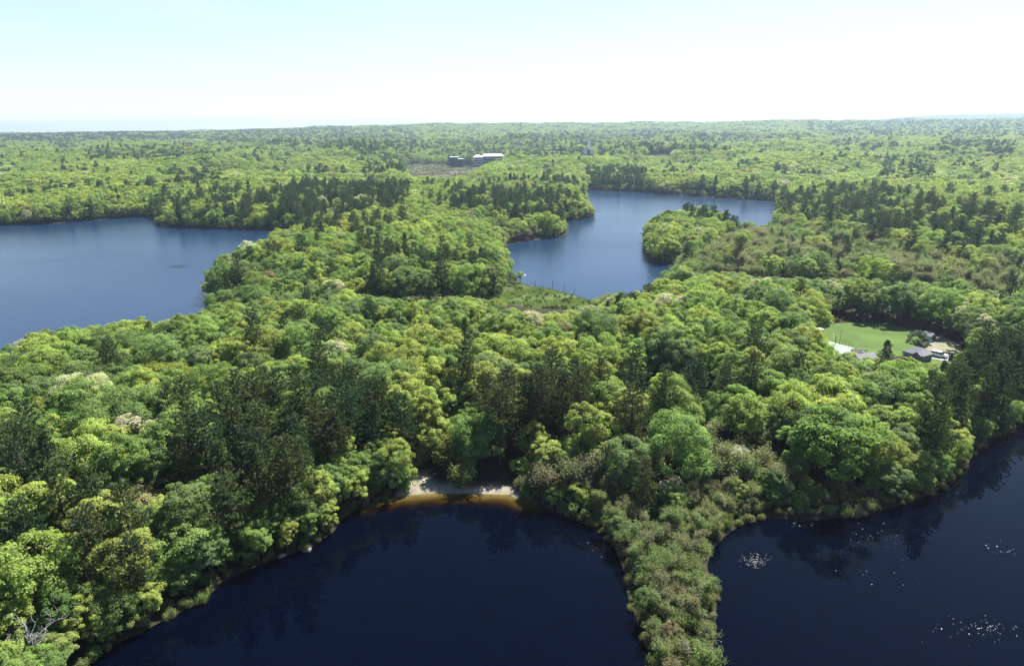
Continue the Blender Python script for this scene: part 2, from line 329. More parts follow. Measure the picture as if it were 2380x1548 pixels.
def broadleaf(seed, H=18., Rc=5.6, base=.20, nl=115, per=105, leaf=.215, lob=6, flat=1.0):
    r = np.random.default_rng(seed); zb = H*base; ch = (H-zb)
    # big lobes: each a small dome on a limb; clumps sit on the lobes
    lobes = []
    for k in range(lob):
        an = k*6.283/lob*1.0+r.uniform(-.5, .5); rad = Rc*r.uniform(.35, .58) if k else 0
        lobes.append((np.array([math.cos(an)*rad, math.sin(an)*rad, zb+ch*(r.uniform(.42, .62) if k else .66)]), Rc*r.uniform(.46, .6)))
    for k in range(lob-1):
        an = r.uniform(0, 6.283); rad = Rc*r.uniform(.45, .6)
        lobes.append((np.array([math.cos(an)*rad, math.sin(an)*rad, zb+ch*r.uniform(.12, .38)]), Rc*r.uniform(.40, .5)))
    C = []; N = []; lv = []; paths = [([(0, 0, -.6), (0.1, 0, zb), (.2, .1, zb+ch*.5)], [.34*H/18, .24*H/18, .09])]
    cls = []
    while len(cls) < nl:
        lc, lr = lobes[r.integers(len(lobes))]; d = unit(r.normal(0, 1, 3)); d[2] = abs(d[2])*1.1-.35; d = unit(d)
        p = lc+d*lr*np.array([1, 1, 1.0*flat])*r.uniform(.8, 1.05)
        if any(np.linalg.norm(p-o[0]) < lr2*.72 for o, lr2 in zip(lobes, [l[1] for l in lobes])) : continue
        cls.append((p, lr*r.uniform(.28, .5), d))
    for lc, lr in lobes:
        s = np.array([.1, .05, zb*.8+r.uniform(0, .4)*ch*.5]); mid = (s+lc)/2+r.normal(0, .4, 3); mid[2] -= .4
        paths.append(([s, mid, lc, lc+np.array([0, 0, lr*.5])], [.15, .1, .06, .02]))
    for p, cr, d in cls:
        m = int(per*r.uniform(.7, 1.3)); o = unit(r.normal(0, 1, (m, 3))+d*.7+np.array([0, 0, .5])); q = p+o*cr*(r.uniform(.25, 1, (m, 1))**.5)*np.array([1.15, 1.15, .8])
        C.append(q); N.append(o*.8+np.array([0, 0, .6])); cb = r.uniform(.15, .85); lv.append(np.clip(cb+r.normal(0, .18, m), 0, 1))
    C = np.concatenate(C); N = np.concatenate(N); lv = np.concatenate(lv)
    return leaves(C, N, leaf, leaf*.62, .45, r), lv, tubes_q(paths)
def pine(seed, H=22., Lm=4.2, bare=.2, slope=.22, shape='pine', per=10, need=.36, wid=.10):
    r = np.random.default_rng(seed); C = []; N = []; lv = []; paths = [([(0, 0, -.6), (0, 0, H*.5), (0, 0, H)], [.36, .24, .03])]
    z = H*bare; gap = H*.038
    while z < H-.5:
        t = (z-H*bare)/(H*(1-bare))
        if shape == 'pine': L0 = Lm*(.55+.6*math.sin(min(1, t*1.25)*2.6))*(1-t**3*.75)*r.uniform(.75, 1.1); up = slope+.5*t*t
        else: L0 = Lm*(1-t)**.8*1.1*r.uniform(.85, 1.1)+.25; up = -.18+.45*t
        nb = r.integers(4, 6)
        a0 = r.uniform(0, 6.28)
        for k in range(nb):
            if shape == 'pine' and r.random() < .14: continue
            an = a0+k*6.283/nb+r.uniform(-.3, .3); Lb = L0*r.uniform(.6, 1.2); dr = np.array([math.cos(an), math.sin(an), up+r.uniform(-.08, .08)])
            p0 = np.array([0, 0, z]); p1 = p0+dr*Lb; p1[2] += Lb*.10
            paths.append(([p0, (p0+p1)/2-np.array([0, 0, Lb*.04]), p1], [.06, .04, .015]))
            m = max(4, int(Lb/.30))
            for j in range(m):
                s = .22+.78*(j+r.random())/m; sp = (1.0-.55*abs(s-.55))*Lb*.22
                q0 = p0+(p1-p0)*s+np.array([-math.sin(an), math.cos(an), 0])*r.normal(0, sp*.7); cb = r.uniform(.1, .9)
                o = unit(np.array([dr[0], dr[1], .5])*.8+r.normal(0, .55, (per, 3))); q = q0+o*.22
                C.append(q); N.append(o); lv.append(np.clip(cb+r.normal(0, .12, per), 0, 1))
        z += gap*r.uniform(.8, 1.25)
    C = np.concatenate(C); D = np.concatenate(N); lv = np.concatenate(lv); n = len(C)
    T = D; B = unit(np.cross(T, r.normal(0, 1, (n, 3)))); a = (need*r.uniform(.7, 1.4, n))[:, None]; b_ = wid
    return np.stack([C-T*a*.6, C-B*b_-T*a*.1, C+T*a, C+B*b_-T*a*.1], 1), lv, tubes_q(paths, 4)
def swamp(seed, H=9., sp=2.0, nst=5, nlv=1500, leaf=.22):
    r = np.random.default_rng(seed); paths = []; C = []; lv = []
    for k in range(nst):
        an = r.uniform(0, 6.28); b0 = np.array([math.cos(an), math.sin(an), 0])*r.uniform(0, .5); hh = H*r.uniform(.65, 1); top = b0*3+np.array([math.cos(an)*sp*.5, math.sin(an)*sp*.5, hh])
        pts = [b0-np.array([0, 0, .3]), b0*1.6+np.array([0, 0, hh*.45])+r.normal(0, .15, 3), top]; paths.append((pts, [.09, .06, .015]))
        for j in range(9):
            s = r.uniform(.35, .95); q = pts[1]*(1-s)+pts[2]*s; e = q+np.array([r.normal(0, sp*.35), r.normal(0, sp*.35), r.uniform(.6, 1.6)]); paths.append(([q, (q+e)/2+r.normal(0, .05, 3), e], [.03, .02, .008]))
            m = nlv//nst//9; C.append(e+r.normal(0, 1, (m, 3))*np.array([.5, .5, .6])); lv.append(np.clip(r.uniform(.2, .8)+r.normal(0, .15, m), 0, 1))
    C = np.concatenate(C); lv = np.concatenate(lv)
    return leaves(C, np.tile([0, 0, 1.], (len(C), 1)), leaf, leaf*.6, .8, r), lv, tubes_q(paths, 4)
def shrub(seed, H=2.8, Rr=2.0, nl=1300, leaf=.15, lob=7):
    r = np.random.default_rng(seed); paths = []; C = []; N = []; lv = []
    for k in range(lob*2):
        an = r.uniform(0, 6.28); rad = Rr*r.uniform(.1, .75); hh = H*r.uniform(.45, .85)*(1-.35*(rad/Rr)**2); c_ = np.array([math.cos(an)*rad, math.sin(an)*rad, hh*.75]); rl = Rr*r.uniform(.28, .42)
        paths.append(([(0.1*math.cos(an), .1*math.sin(an), -.2), c_*np.array([.5, .5, .55]), c_+np.array([0, 0, rl*.9])], [.05, .035, .01]))
        m = nl//lob//2; o = unit(r.normal(0, 1, (m, 3))+np.array([0, 0, .4])); C.append(c_+o*rl*r.uniform(.3, 1.35, (m, 1))*np.array([1, 1, 1.3])); N.append(o); lv.append(np.clip(r.uniform(.15, .85)+r.normal(0, .18, m), 0, 1))
        for j in range(3):
            e = c_+unit(r.normal(0, 1, 3)+np.array([0, 0, .8]))*rl*1.5; paths.append(([c_, e], [.02, .008]))
    C = np.concatenate(C); N = np.concatenate(N); lv = np.concatenate(lv); C[:, 2] = np.maximum(C[:, 2], .1)
    return leaves(C, N, leaf, leaf*.6, .6, r), lv, tubes_q(paths, 4)
PROTO = {}                                               # kind -> list of (crown mesh, trunk mesh, joined mesh)
def proto(kind, data, leafm, barkm):
    P, lv, T = data; k = len(PROTO.setdefault(kind, []))
    cm = quads('%s_crown' % kind, P, [leafm], lv); tm = quads('%s_trunk' % kind, T, [barkm])
    jm = quads('%s_whole' % kind, np.concatenate([P, T]), [leafm, barkm], np.concatenate([lv, np.zeros(len(T))]), np.concatenate([np.zeros(len(P)), np.ones(len(T))]))
    PROTO[kind].append((cm, tm, jm))
for s_, kw in enumerate([dict(), dict(lob=7, Rc=6.2, nl=120), dict(H=17, Rc=5.0, lob=5, nl=90), dict(H=20, Rc=5.2, nl=110, base=.16), dict(H=18, Rc=6.8, lob=8, nl=140), dict(H=16, Rc=4.4, nl=80, base=.14)]):
    proto('broadleaf', broadleaf(100+s_, **kw), M_LEAF, M_BARK)
for s_, kw in enumerate([dict(), dict(Lm=3.8, bare=.14, slope=.15), dict(Lm=4.8, bare=.34), dict(H=21, Lm=3.6, bare=.06, shape='spruce', per=13), dict(Lm=4.1, bare=.2, slope=.3)]):
    proto('pine', pine(200+s_, **kw), M_NEEDLE, M_PINEBARK)
for s_, kw in enumerate([dict(), dict(nst=3, H=10.5, sp=1.5), dict(nst=7, sp=2.6, H=8)]):
    proto('swamp', swamp(300+s_, **kw), M_LEAF, M_TWIG)
for s_, kw in enumerate([dict(), dict(H=2.2, Rr=2.3), dict(H=3.6, Rr=1.8)]):
    proto('shrub', shrub(400+s_, **kw), M_LEAF, M_TWIG)
# lighter versions for the distance
for s_, kw in enumerate([dict(nl=60, per=18, leaf=.56), dict(nl=70, per=18, leaf=.56, lob=7, Rc=6.2), dict(nl=50, per=18, leaf=.55, H=17, Rc=5, lob=5)]):
    proto('broadleaf_far', broadleaf(500+s_, **kw), M_LEAF, M_BARK)
for s_, kw in enumerate([dict(per=3, need=.62, wid=.24), dict(per=3, need=.62, wid=.24, bare=.14, Lm=3.8), dict(per=4, need=.6, wid=.24, H=21, Lm=3.4, bare=.06, shape='spruce')]):
    proto('pine_far', pine(600+s_, **kw), M_NEEDLE, M_PINEBARK)

# ---------------------------------------------------------------- hand placed things: where they stand
def ray(X, Y, dist):                                     # the point on the line of sight at this ground distance
    d = CR*(X-CX) - CU*(Y-CY) + FW*F; t = dist/math.hypot(d[0], d[1]); return Vector((d[0]*t, d[1]*t, CAMH+d[2]*t))
def top_z(x, y, Yt):
    lo, hi = 0., 60.
    for _ in range(40):
        m = (lo+hi)/2; _, py, _ = proj(np.array([x, y, m])); lo, hi = (m, hi) if py > Yt else (lo, m)
    return lo
# kind, shape, base x, base y, top y, crown width (photo pixels), leaf colour, label
SPEC = [('pine', 3, 2052, 866, 787, 46, (.045, .08, .034), 'dark conical spruce standing in front of the green lawn'),
        ('broadleaf', 3, 2133, 818, 767, 40, (.065, .10, .038), 'dense upright dark tree between the lawn and the shed'),
        ('pine', 3, 2178, 935, 833, 40, (.045, .08, .034), 'narrow dark spruce below the grey hip roof and the van'),
        ('pine', 2, 1163, 1082, 893, 92, (.068, .095, .03), 'tall dark pine with bare lower trunk behind the right end of the beach'),
        ('pine', 4, 1040, 1100, 1012, 62, (.20, .215, .04), 'small yellow green conifer standing right above the sandy beach'),
        ('shrub', 2, 1072, 1134, 1080, 80, (.18, .23, .08), 'wide pale green willow bush growing on the sandy beach'),
        ('shrub', 0, 948, 1142, 1082, 52, (.15, .23, .07), 'leafy green bush at the left end of the beach'),
        ('broadleaf', 1, 1770, 880, 815, 72, (.42, .41, .31), 'round tree covered in cream blossom left of the lawn clearing'),
        ('broadleaf', 4, 325, 1240, 1140, 130, (.30, .28, .13), 'broad tan flowering tree above the lower left pines'),
        ('broadleaf', 4, 402, 935, 838, 150, (.21, .25, .04), 'huge yellow green oak crown standing over a dark gap'),
        ('broadleaf', 4, 215, 1060, 945, 175, (.11, .21, .045), 'very broad fresh green crown left of the dark gap'),
        ('broadleaf', 0, 735, 1180, 1095, 62, (.13, .28, .045), 'bright green tree on the bank left of the beach'),
        ('broadleaf', 5, 1560, 1175, 1090, 60, (.30, .30, .22), 'pale flowering tree where the spit joins the woods'),
        ('broadleaf', 0, 1930, 1130, 940, 150, (.15, .24, .045), 'large light green crown leading the clump over the right pond')]
SP = []; FOOT = []
for kd, ix, bx_, by_, ty_, wd_, cl_, lb_ in SPEC:
    p = at(bx_, by_, 1.5); gz = float(height(np.array([p.x]), np.array([p.y]))[0]); p = at(bx_, by_, gz); tz = top_z(p.x, p.y, ty_); dd = (Vector((p.x, p.y, gz))-Vector((0, 0, CAMH))).length
    H0 = {'pine': 22., 'broadleaf': 18., 'shrub': 2.9}[kd]; R0 = {'pine': 4.2, 'broadleaf': [5.6, 6.2, 5., 5.2, 6.8, 4.4][ix] if kd == 'broadleaf' else 5, 'shrub': 2.0}[kd]
    rad = wd_/2/F*dd; SP.append((kd, ix, p.x, p.y, gz, rad/R0, (tz-gz)/H0, cl_, lb_)); FOOT.append((p.x, p.y, min(rad*.75, 7)))
BLD = {'campus': 1345., 'church': 1450., 'far': 1600., 'roofs': 1470.}
for X_, Y_, d_, r__ in ((1055, 380, 1330, 22), (1112, 378, 1345, 24), (1150, 370, 1370, 34), (1366, 360, 1450, 18), (1515, 361, 1470, 20), (1540, 360, 1480, 18), (1285, 346, 1600, 30), (1130, 372, 1355, 25)):
    q = ray(X_, Y_, d_); FOOT.append((q.x, q.y, r__))

# ---------------------------------------------------------------- planting plan
def band(r0, r1, s):
    xm = r1*math.sin(R(46)); gx, gy = np.meshgrid(np.arange(-xm, xm, s), np.arange(10, r1, s*.87)); gx = gx+(np.arange(gy.shape[0])[:, None] % 2)*s*.5
    gx = gx+rng.uniform(-.38, .38, gx.shape)*s; gy = gy+rng.uniform(-.38, .38, gy.shape)*s; gx = gx.ravel(); gy = gy.ravel(); r = np.hypot(gx, gy)
    k = (r >= r0) & (r < r1) & (np.abs(np.arctan2(gx, gy)) < R(44)); return gx[k], gy[k], np.full(k.sum(), s)
BS = [band(60, 330, 6.6), band(330, 800, 8.2), band(800, 1600, 10.5), band(1600, 3000, 13.5), band(3000, 5400, 20.)]
def fringe(r0, r1, s):
    a, b, c = band(r0, r1, s); d = water_sd(a, b); lim = np.where(np.hypot(a, b) < 330, 15, 9); k = (d > .5) & (d < np.where(c < 4, lim, 9)); return a[k], b[k], c[k]*0
def swband():
    a, b, c = band(225, 620, 4.3); x_, y_, _ = proj(np.stack([a, b, 0*a+6], -1)); k = inpoly(x_, y_, SWP0); return a[k], b[k], c[k]*0-1
SWP0 = [(1500, 620), (1600, 600), (1740, 530), (1800, 535), (1990, 560), (2100, 600), (2420, 640), (2420, 700), (2200, 680), (2000, 650), (1880, 640), (1700, 640), (1560, 640)]
BS += [fringe(70, 330, 3.4), fringe(330, 1300, 5.2), swband()]
TX, TY, TS = [np.concatenate(a) for a in zip(*BS)]; UND = TS == 0; SWX = TS == -1; TS = np.where(UND | SWX, 6.6, TS)
SD = water_sd(TX, TY); TZ = height(TX, TY, SD); r_ = np.hypot(TX, TY)
k = (SD > np.where(UND, .5, 2.2)) & ~inpoly(TX, TY, wCLEAR) & (sdist(TX, TY, wBEACH) > 1.0) & ~inpoly(TX, TY, wMARSH) & (sdist(TX, TY, wBOG) > 5) & ~((r_ < 330) & (SD > 500))
k &= ~inpoly(TX, TY, wGAP) & ~inpoly(TX, TY, OPEN[0]) & ~(inpoly(TX, TY, OPEN[1]) & (rng.random(len(TX)) < .8))
TX, TY, TS, SD, TZ, r_, UND, SWX = [a[k] for a in (TX, TY, TS, SD, TZ, r_, UND, SWX)]
# what grows where (regions as they show in the photo)
PX, PY, PD = proj(np.stack([TX, TY, TZ+11], -1)); BX, BY, _ = proj(np.stack([TX, TY, TZ], -1))
CON = [([(400, 1120), (430, 1010), (540, 930), (660, 880), (760, 870), (900, 900), (950, 960), (930, 1010), (800, 1020), (740, 1060), (690, 1150), (600, 1210), (480, 1180)], .78),
       ([(60, 1290), (120, 1190), (230, 1170), (250, 1250), (340, 1180), (400, 1200), (400, 1290), (300, 1340), (130, 1350)], .7),
       ([(0, 1050), (90, 1040), (200, 1100), (170, 1160), (60, 1150), (0, 1120)], .7),
       ([(1120, 900), (1200, 890), (1230, 960), (1210, 1060), (1130, 1060), (1110, 980)], .8), ([(1230, 900), (1380, 900), (1400, 980), (1300, 1000), (1230, 960)], .6),
       ([(1470, 1010), (1560, 990), (1590, 1080), (1500, 1100)], .6), ([(2160, 840), (2250, 820), (2359, 800), (2420, 830), (2420, 1010), (2270, 1000), (2170, 1060), (2150, 950)], .75),
       ([(2010, 830), (2110, 830), (2110, 880), (2020, 880)], .8), ([(1780, 1000), (2100, 960), (2140, 1080), (1900, 1130), (1800, 1060)], .18),
       ([(505, 600), (560, 595), (700, 615), (860, 620), (980, 612), (1000, 640), (1200, 630), (1200, 680), (960, 680), (820, 668), (640, 650), (510, 640)], .2),
       ([(1098, 600), (1140, 600), (1140, 670), (1098, 670)], .5), ([(730, 425), (950, 440), (950, 485), (700, 520), (560, 520), (560, 480)], .62), ([(366, 470), (560, 455), (560, 530), (366, 530)], .4),
       ([(0, 490), (360, 470), (360, 500), (0, 520)], .22), ([(1040, 450), (1200, 448), (1330, 460), (1380, 480), (1380, 512), (1040, 500)], .62),
       ([(1365, 395), (1500, 392), (1500, 450), (1365, 445)], .75), ([(1500, 420), (1800, 430), (1800, 465), (1500, 450)], .35),
       ([(1810, 460), (2000, 440), (2200, 480), (2359, 500), (2359, 590), (2200, 590), (2050, 560), (1960, 570), (1900, 520), (1820, 510)], .42),
       ([(1560, 485), (1700, 490), (1730, 530), (1640, 520)], .55), ([(1410, 670), (1480, 655), (1480, 720), (1410, 720)], .9), ([(1480, 640), (1560, 640), (1540, 680), (1480, 690)], .5),
       ([(1800, 560), (2000, 540), (2000, 620), (1800, 600)], .25), ([(1780, 820), (1850, 800), (1860, 900), (1700, 930), (1600, 930), (1400, 900), (1400, 860)], .22),
       ([(1040, 870), (1110, 850), (1090, 900), (1000, 900)], .5),
       ([(-900, 305), (0, 313), (420, 306), (480, 322), (200, 330), (-900, 325)], .6), ([(500, 305), (940, 296), (1000, 345), (820, 350), (480, 330)], .45),
       ([(980, 330), (1500, 300), (1800, 320), (1500, 362), (1000, 380)], .42), ([(1850, 285), (2500, 280), (2500, 320), (1900, 315)], .42), ([(200, 345), (420, 345), (420, 375), (200, 375)], .5),
       ([(2180, 330), (2359, 330), (2359, 360), (2180, 355)], .6), ([(2050, 370), (2170, 370), (2170, 420), (2050, 420)], .5), ([(840, 350), (960, 350), (960, 400), (840, 410)], .5)]
SWP = [([(1500, 620), (1600, 600), (1740, 530), (1800, 535), (1990, 560), (2100, 600), (2420, 640), (2420, 700), (2200, 680), (2000, 650), (1880, 640), (1700, 640), (1560, 640)], .95),
       ([(1110, 520), (1240, 505), (1260, 560), (1180, 570), (1110, 580)], .75), ([(430, 380), (860, 372), (900, 400), (700, 415), (480, 410)], .7), ([(880, 365), (1045, 370), (1040, 392), (930, 392)], .9),
       ([(1480, 1000), (1700, 985), (1800, 1040), (1800, 1170), (1650, 1180), (1480, 1100)], .72), ([(1420, 1180), (1720, 1150), (1720, 1700), (1400, 1700), (1400, 1250)], .93),
       ([(1230, 1080), (1450, 1060), (1450, 1240), (1230, 1190)], .5), ([(1380, 690), (1440, 680), (1440, 720), (1380, 725)], .7), ([(1800, 1100), (1900, 1120), (1880, 1180), (1700, 1190)], .6)]
pc = .012+.35*(nz(TX, TY, 170., 21) > .62)+.04*np.clip(nz(TX, TY, 260., 24), 0, 1); pc = np.where(r_ < 330, .035, pc); pc = pc+np.where(r_ > 1300, .02+.3*(nz(TX, TY, 500., 23) > .7), 0)
ps = np.zeros(len(TX))
for poly, p in CON: pc = np.where(inpoly(PX, PY, poly), p, pc)
PX6, PY6, _ = proj(np.stack([TX, TY, TZ+5], -1))
for poly, p in SWP: ps = np.where(inpoly(PX6, PY6, poly), p, ps)
u1 = rng.random(len(TX)); u2 = rng.random(len(TX))
SWC_ = SWX & ((u1 < .04) | inpoly(PX, PY, [(1780, 545), (2000, 545), (2030, 640), (1800, 625)]) & (u1 < .22))
KIND = np.where(((u2 < ps) | SWX) & ~SWC_, 2, np.where((u1 < pc) & ~UND, 1, 0))    # 0 broadleaf 1 pine 2 swamp
SZ = rng.uniform(.78, 1.16, len(TX))*np.where(KIND == 0, TS/8.2, 1+.5*(TS/8.2-1))
SZ = np.where(TS > 8.2, np.clip(SZ*1.12, .85, 2.4), np.where(KIND == 0, rng.uniform(.62, 1.08, len(TX)), rng.uniform(.75, 1.05, len(TX))))
HS = np.where(TS > 13, rng.uniform(.85, 1.1, len(TX)), SZ)   # vertical scale: far trees grow wider, not taller
HS = np.where((TS > 6.6) & (KIND == 0), rng.uniform(.84, 1.04, len(TX)), HS); SZ = np.where((TS > 6.6) & (TS < 9) & (KIND == 0), rng.uniform(.78, 1.12, len(TX)), SZ); HS = np.where((TS > 8.2) & (KIND == 0), rng.uniform(.74, 1.08, len(TX)), HS); HS = np.where((KIND != 0) & (TS > 8.2), rng.uniform(.64, .95, len(TX)), HS)
edge = (SD < 9); HS = np.where(edge & (KIND == 0), HS*rng.uniform(.6, .95, len(TX)), HS); SZ = np.where(edge & (KIND == 0), SZ*.85, SZ)
HS = np.where(UND & (KIND == 0), rng.uniform(.28, .55, len(TX)), HS); HS = np.where(UND & (KIND == 0) & (TX < -25) & (r_ < 210), HS*1.35, HS); SZ = np.where(UND & (KIND == 0), HS*1.0, SZ)
HS = np.where(SWX & (KIND == 2), rng.uniform(.45, 1.25, len(TX))**1.3, HS); SZ = np.where(SWX & (KIND == 2), HS*.9+.25, SZ); HS = np.where(SWC_, HS*.62, HS); SZ = np.where(SWC_, SZ*.6, SZ); KIND = np.where(SWC_, 1, KIND)
spit = inpoly(BX, BY, [(1250, 1170), (1700, 1140), (1760, 1230), (1720, 1800), (1450, 1800), (1380, 1240)])
HS = np.where(spit, HS*.6, HS); SZ = np.where(spit, SZ*.6, SZ)
HH = np.array([18., 22., 9.5])[KIND]*HS
KEEP = [[p[:2] for p in LAKE_L], [(p[0], p[1]-(14 if 1500 < p[0] < 1760 and p[1] < 535 else 0)) for p in LAKE_R], [p[:2] for p in POND], [(1900, 760), (1960, 762), (2090, 775), (2150, 765), (2200, 785), (2240, 800), (2222, 842), (2150, 834), (2120, 828), (2060, 828), (2000, 822), (1940, 812), (1912, 792)],
        [(930, 1155), (955, 1100), (990, 1100), (1010, 1125), (1200, 1128), (1200, 1160)], MARSH, BOG,
        [(1035, 392), (1035, 366), (1100, 352), (1180, 352), (1180, 366), (1100, 392)], [(1350, 362), (1350, 322), (1382, 322), (1382, 362)], [(1505, 364), (1505, 353), (1560, 353), (1560, 364)], [(1248, 353), (1248, 341), (1320, 341), (1320, 353)]]
alive = np.ones(len(TX), bool)
for fx, fy, fr in FOOT: alive &= np.hypot(TX-fx, TY-fy) > fr
KEEPX = [C1+[(1170, 560), (520, 595)], [(1590, 628), (1620, 580), (1740, 560), (1900, 590), (2000, 610), (2380, 660), (2380, 676), (2200, 656), (2000, 640), (1850, 644), (1700, 632)]]
FARD = {13: 288., 14: 346., 7: 1330., 8: 1440., 9: 1440., 10: 1560., 11: 115., 12: 150.}
KEEP += [[(0, 1398), (100, 1398), (100, 1500), (0, 1500)], [(140, 1040), (190, 1040), (190, 1120), (150, 1120)]]+KEEPX
LIT = [W([(1715, 1200), (1900, 1185), (2050, 1172), (2050, 1186), (1890, 1205), (1725, 1220)], .5), W([(955, 1108), (1000, 1108), (1010, 1135), (1190, 1138), (1190, 1150), (930, 1153)], .5),
       W([(1912, 769), (1960, 769), (1985, 762), (2005, 768), (2040, 771), (2075, 786), (2112, 800), (2112, 812), (2060, 830), (2000, 818), (1912, 788)], CZ), W([(2166, 799), (2200, 795), (2225, 812), (2214, 838), (2150, 826), (2150, 812)], CZ)]
for it in range(6):
    bad = np.zeros(len(TX), bool)
    for ox, oy in ((0, 0), (-.5, .28), (.5, .28), (-.45, .6), (.45, .6)):
        wdt = np.array([5.5, 3.5, 2.])[KIND]*SZ
        qx, qy, _ = proj(np.stack([TX+ox*2*wdt*.8, TY, TZ+HH*(1-oy)], -1))
        for ki, kp in enumerate(KEEP): bad |= inpoly(qx, qy+3, kp) & (r_ < FARD.get(ki, 1e9))
    bad &= ~((SD < 6) & (HH < 7) & (r_ > 330))
    for fh in (.55, .8, 1.0):                            # these spots lie in the sun in the photo: no crown may shade them
        L_ = HH*fh/math.tan(SUN_EL); hx, hy = TX-math.sin(SUN_AZ)*L_, TY-math.cos(SUN_AZ)*L_
        for li, lp in enumerate(LIT): bad |= (sdist(hx, hy, lp) < (1.6 if li == 1 else .6)*(1.3-fh)*3) & (r_ < 330)
    if it == 5: alive &= ~bad; break
    HH = np.where(bad, HH*.78, HH); HS = np.where(bad, HS*.78, HS); SZ = np.where(bad, SZ*.86, SZ)
inv = np.zeros(len(TX), bool)
# shrubs along the shores and on the spit
sx, sy = np.meshgrid(np.arange(-200, 260, 2.1), np.arange(60, 420, 2.1)); sx = (sx+rng.uniform(-1, 1, sx.shape)).ravel(); sy = (sy+rng.uniform(-1, 1, sy.shape)).ravel()
ssd = water_sd(sx, sy); sbx, sby, _ = proj(np.stack([sx, sy, np.zeros(len(sx))], -1))
spz = inpoly(sbx, sby, [(1240, 1120), (1480, 1120), (1560, 1150), (1900, 1130), (2120, 1140), (2150, 1210), (1720, 1260), (1720, 1800), (1420, 1800), (1380, 1240), (1240, 1180)])
k = (ssd > -.25) & ((ssd < 3.6) & (rng.random(len(sx)) < .93) | spz & (ssd < 16) & (rng.random(len(sx)) < .8)) & (sdist(sx, sy, wBEACH) > .6) & (np.hypot(sx, sy) < 330) | inpoly(sx, sy, wMARSH) & (ssd > 1) & (nz(sx, sy, 18., 41) > .1) & (rng.random(len(sx)) < .55)
sx, sy, ssd = sx[k], sy[k], ssd[k]; sz = height(sx, sy, ssd); ss = rng.uniform(.4, .95, len(sx))*np.where(ssd < 2.5, .8, 1.15)*np.where(np.hypot(sx, sy) > 300, .5, 1)
qx, qy, _ = proj(np.stack([sx, sy, sz+2.2*ss], -1)); bad = np.zeros(len(sx), bool)
for kp in KEEP[:1]+KEEP[1:2]+KEEP[3:5]: bad |= inpoly(qx, qy, kp) & (np.hypot(sx, sy) < 330)
sx, sy, sz, ss = sx[~bad], sy[~bad], sz[~bad], ss[~bad]

# leaf colours (real reflectances)
TINT = {'fresh green': (.168, .240, .056), 'yellow green': (.240, .290, .064), 'mid green': (.118, .172, .045), 'bluish green': (.140, .200, .066), 'cream flowering': (.36, .36, .24),
        'brown budding': (.19, .16, .085), 'deep green': (.06, .12, .028)}
TN = list(TINT); TV = np.array([TINT[t] for t in TN])*1.17+np.array([0, 0, .010])
def tint_for(x, y, kind, px, py, r):
    n = len(x); u = rng.random(n); near = 1-.22*sm(400, 1400, r); uu = .5+(u-.5)*near; patch = nz(x, y, 90., 31)*.16+nz(x, y, 400., 32)*.14; u = np.where(u > .968, u, np.minimum(uu, .96))
    yel = np.interp(r, [150, 350, 500, 900], [.26, .42, .66, .60]); v = np.clip(u+patch, 0, .999)
    c = np.select([u > .982, u > .968, v < yel, v < yel+.34, v < yel+.50], [4, 5, 1, 0, 3], 2)
    return c
TC = tint_for(TX, TY, KIND, PX, PY, r_)
jit = (1+rng.uniform(-.15, .15, (len(TX), 1))*(1-.3*sm(400, 1500, r_))[:, None])*rng.uniform(.94, 1.06, (len(TX), 3))
COLR = TV[TC]*jit
PINEC = np.array([(.068, .098, .030), (.050, .085, .035), (.080, .110, .040)])
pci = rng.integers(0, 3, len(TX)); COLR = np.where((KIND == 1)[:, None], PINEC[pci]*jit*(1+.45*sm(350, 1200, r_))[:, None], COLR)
SWC = np.array([(.175, .205, .095), (.16, .215, .08), (.19, .19, .11)]); SWN = ['olive', 'soft green', 'brownish']
COLR = np.where((KIND == 2)[:, None], SWC[pci]*jit, COLR)

NB = [len(PROTO['broadleaf']), len(PROTO['pine']), len(PROTO['swamp'])]
PI = np.array([rng.integers(NB[k]) for k in KIND]); ROTZ = rng.uniform(0, 6.283, len(TX))
INDEX = np.where(alive)[0]

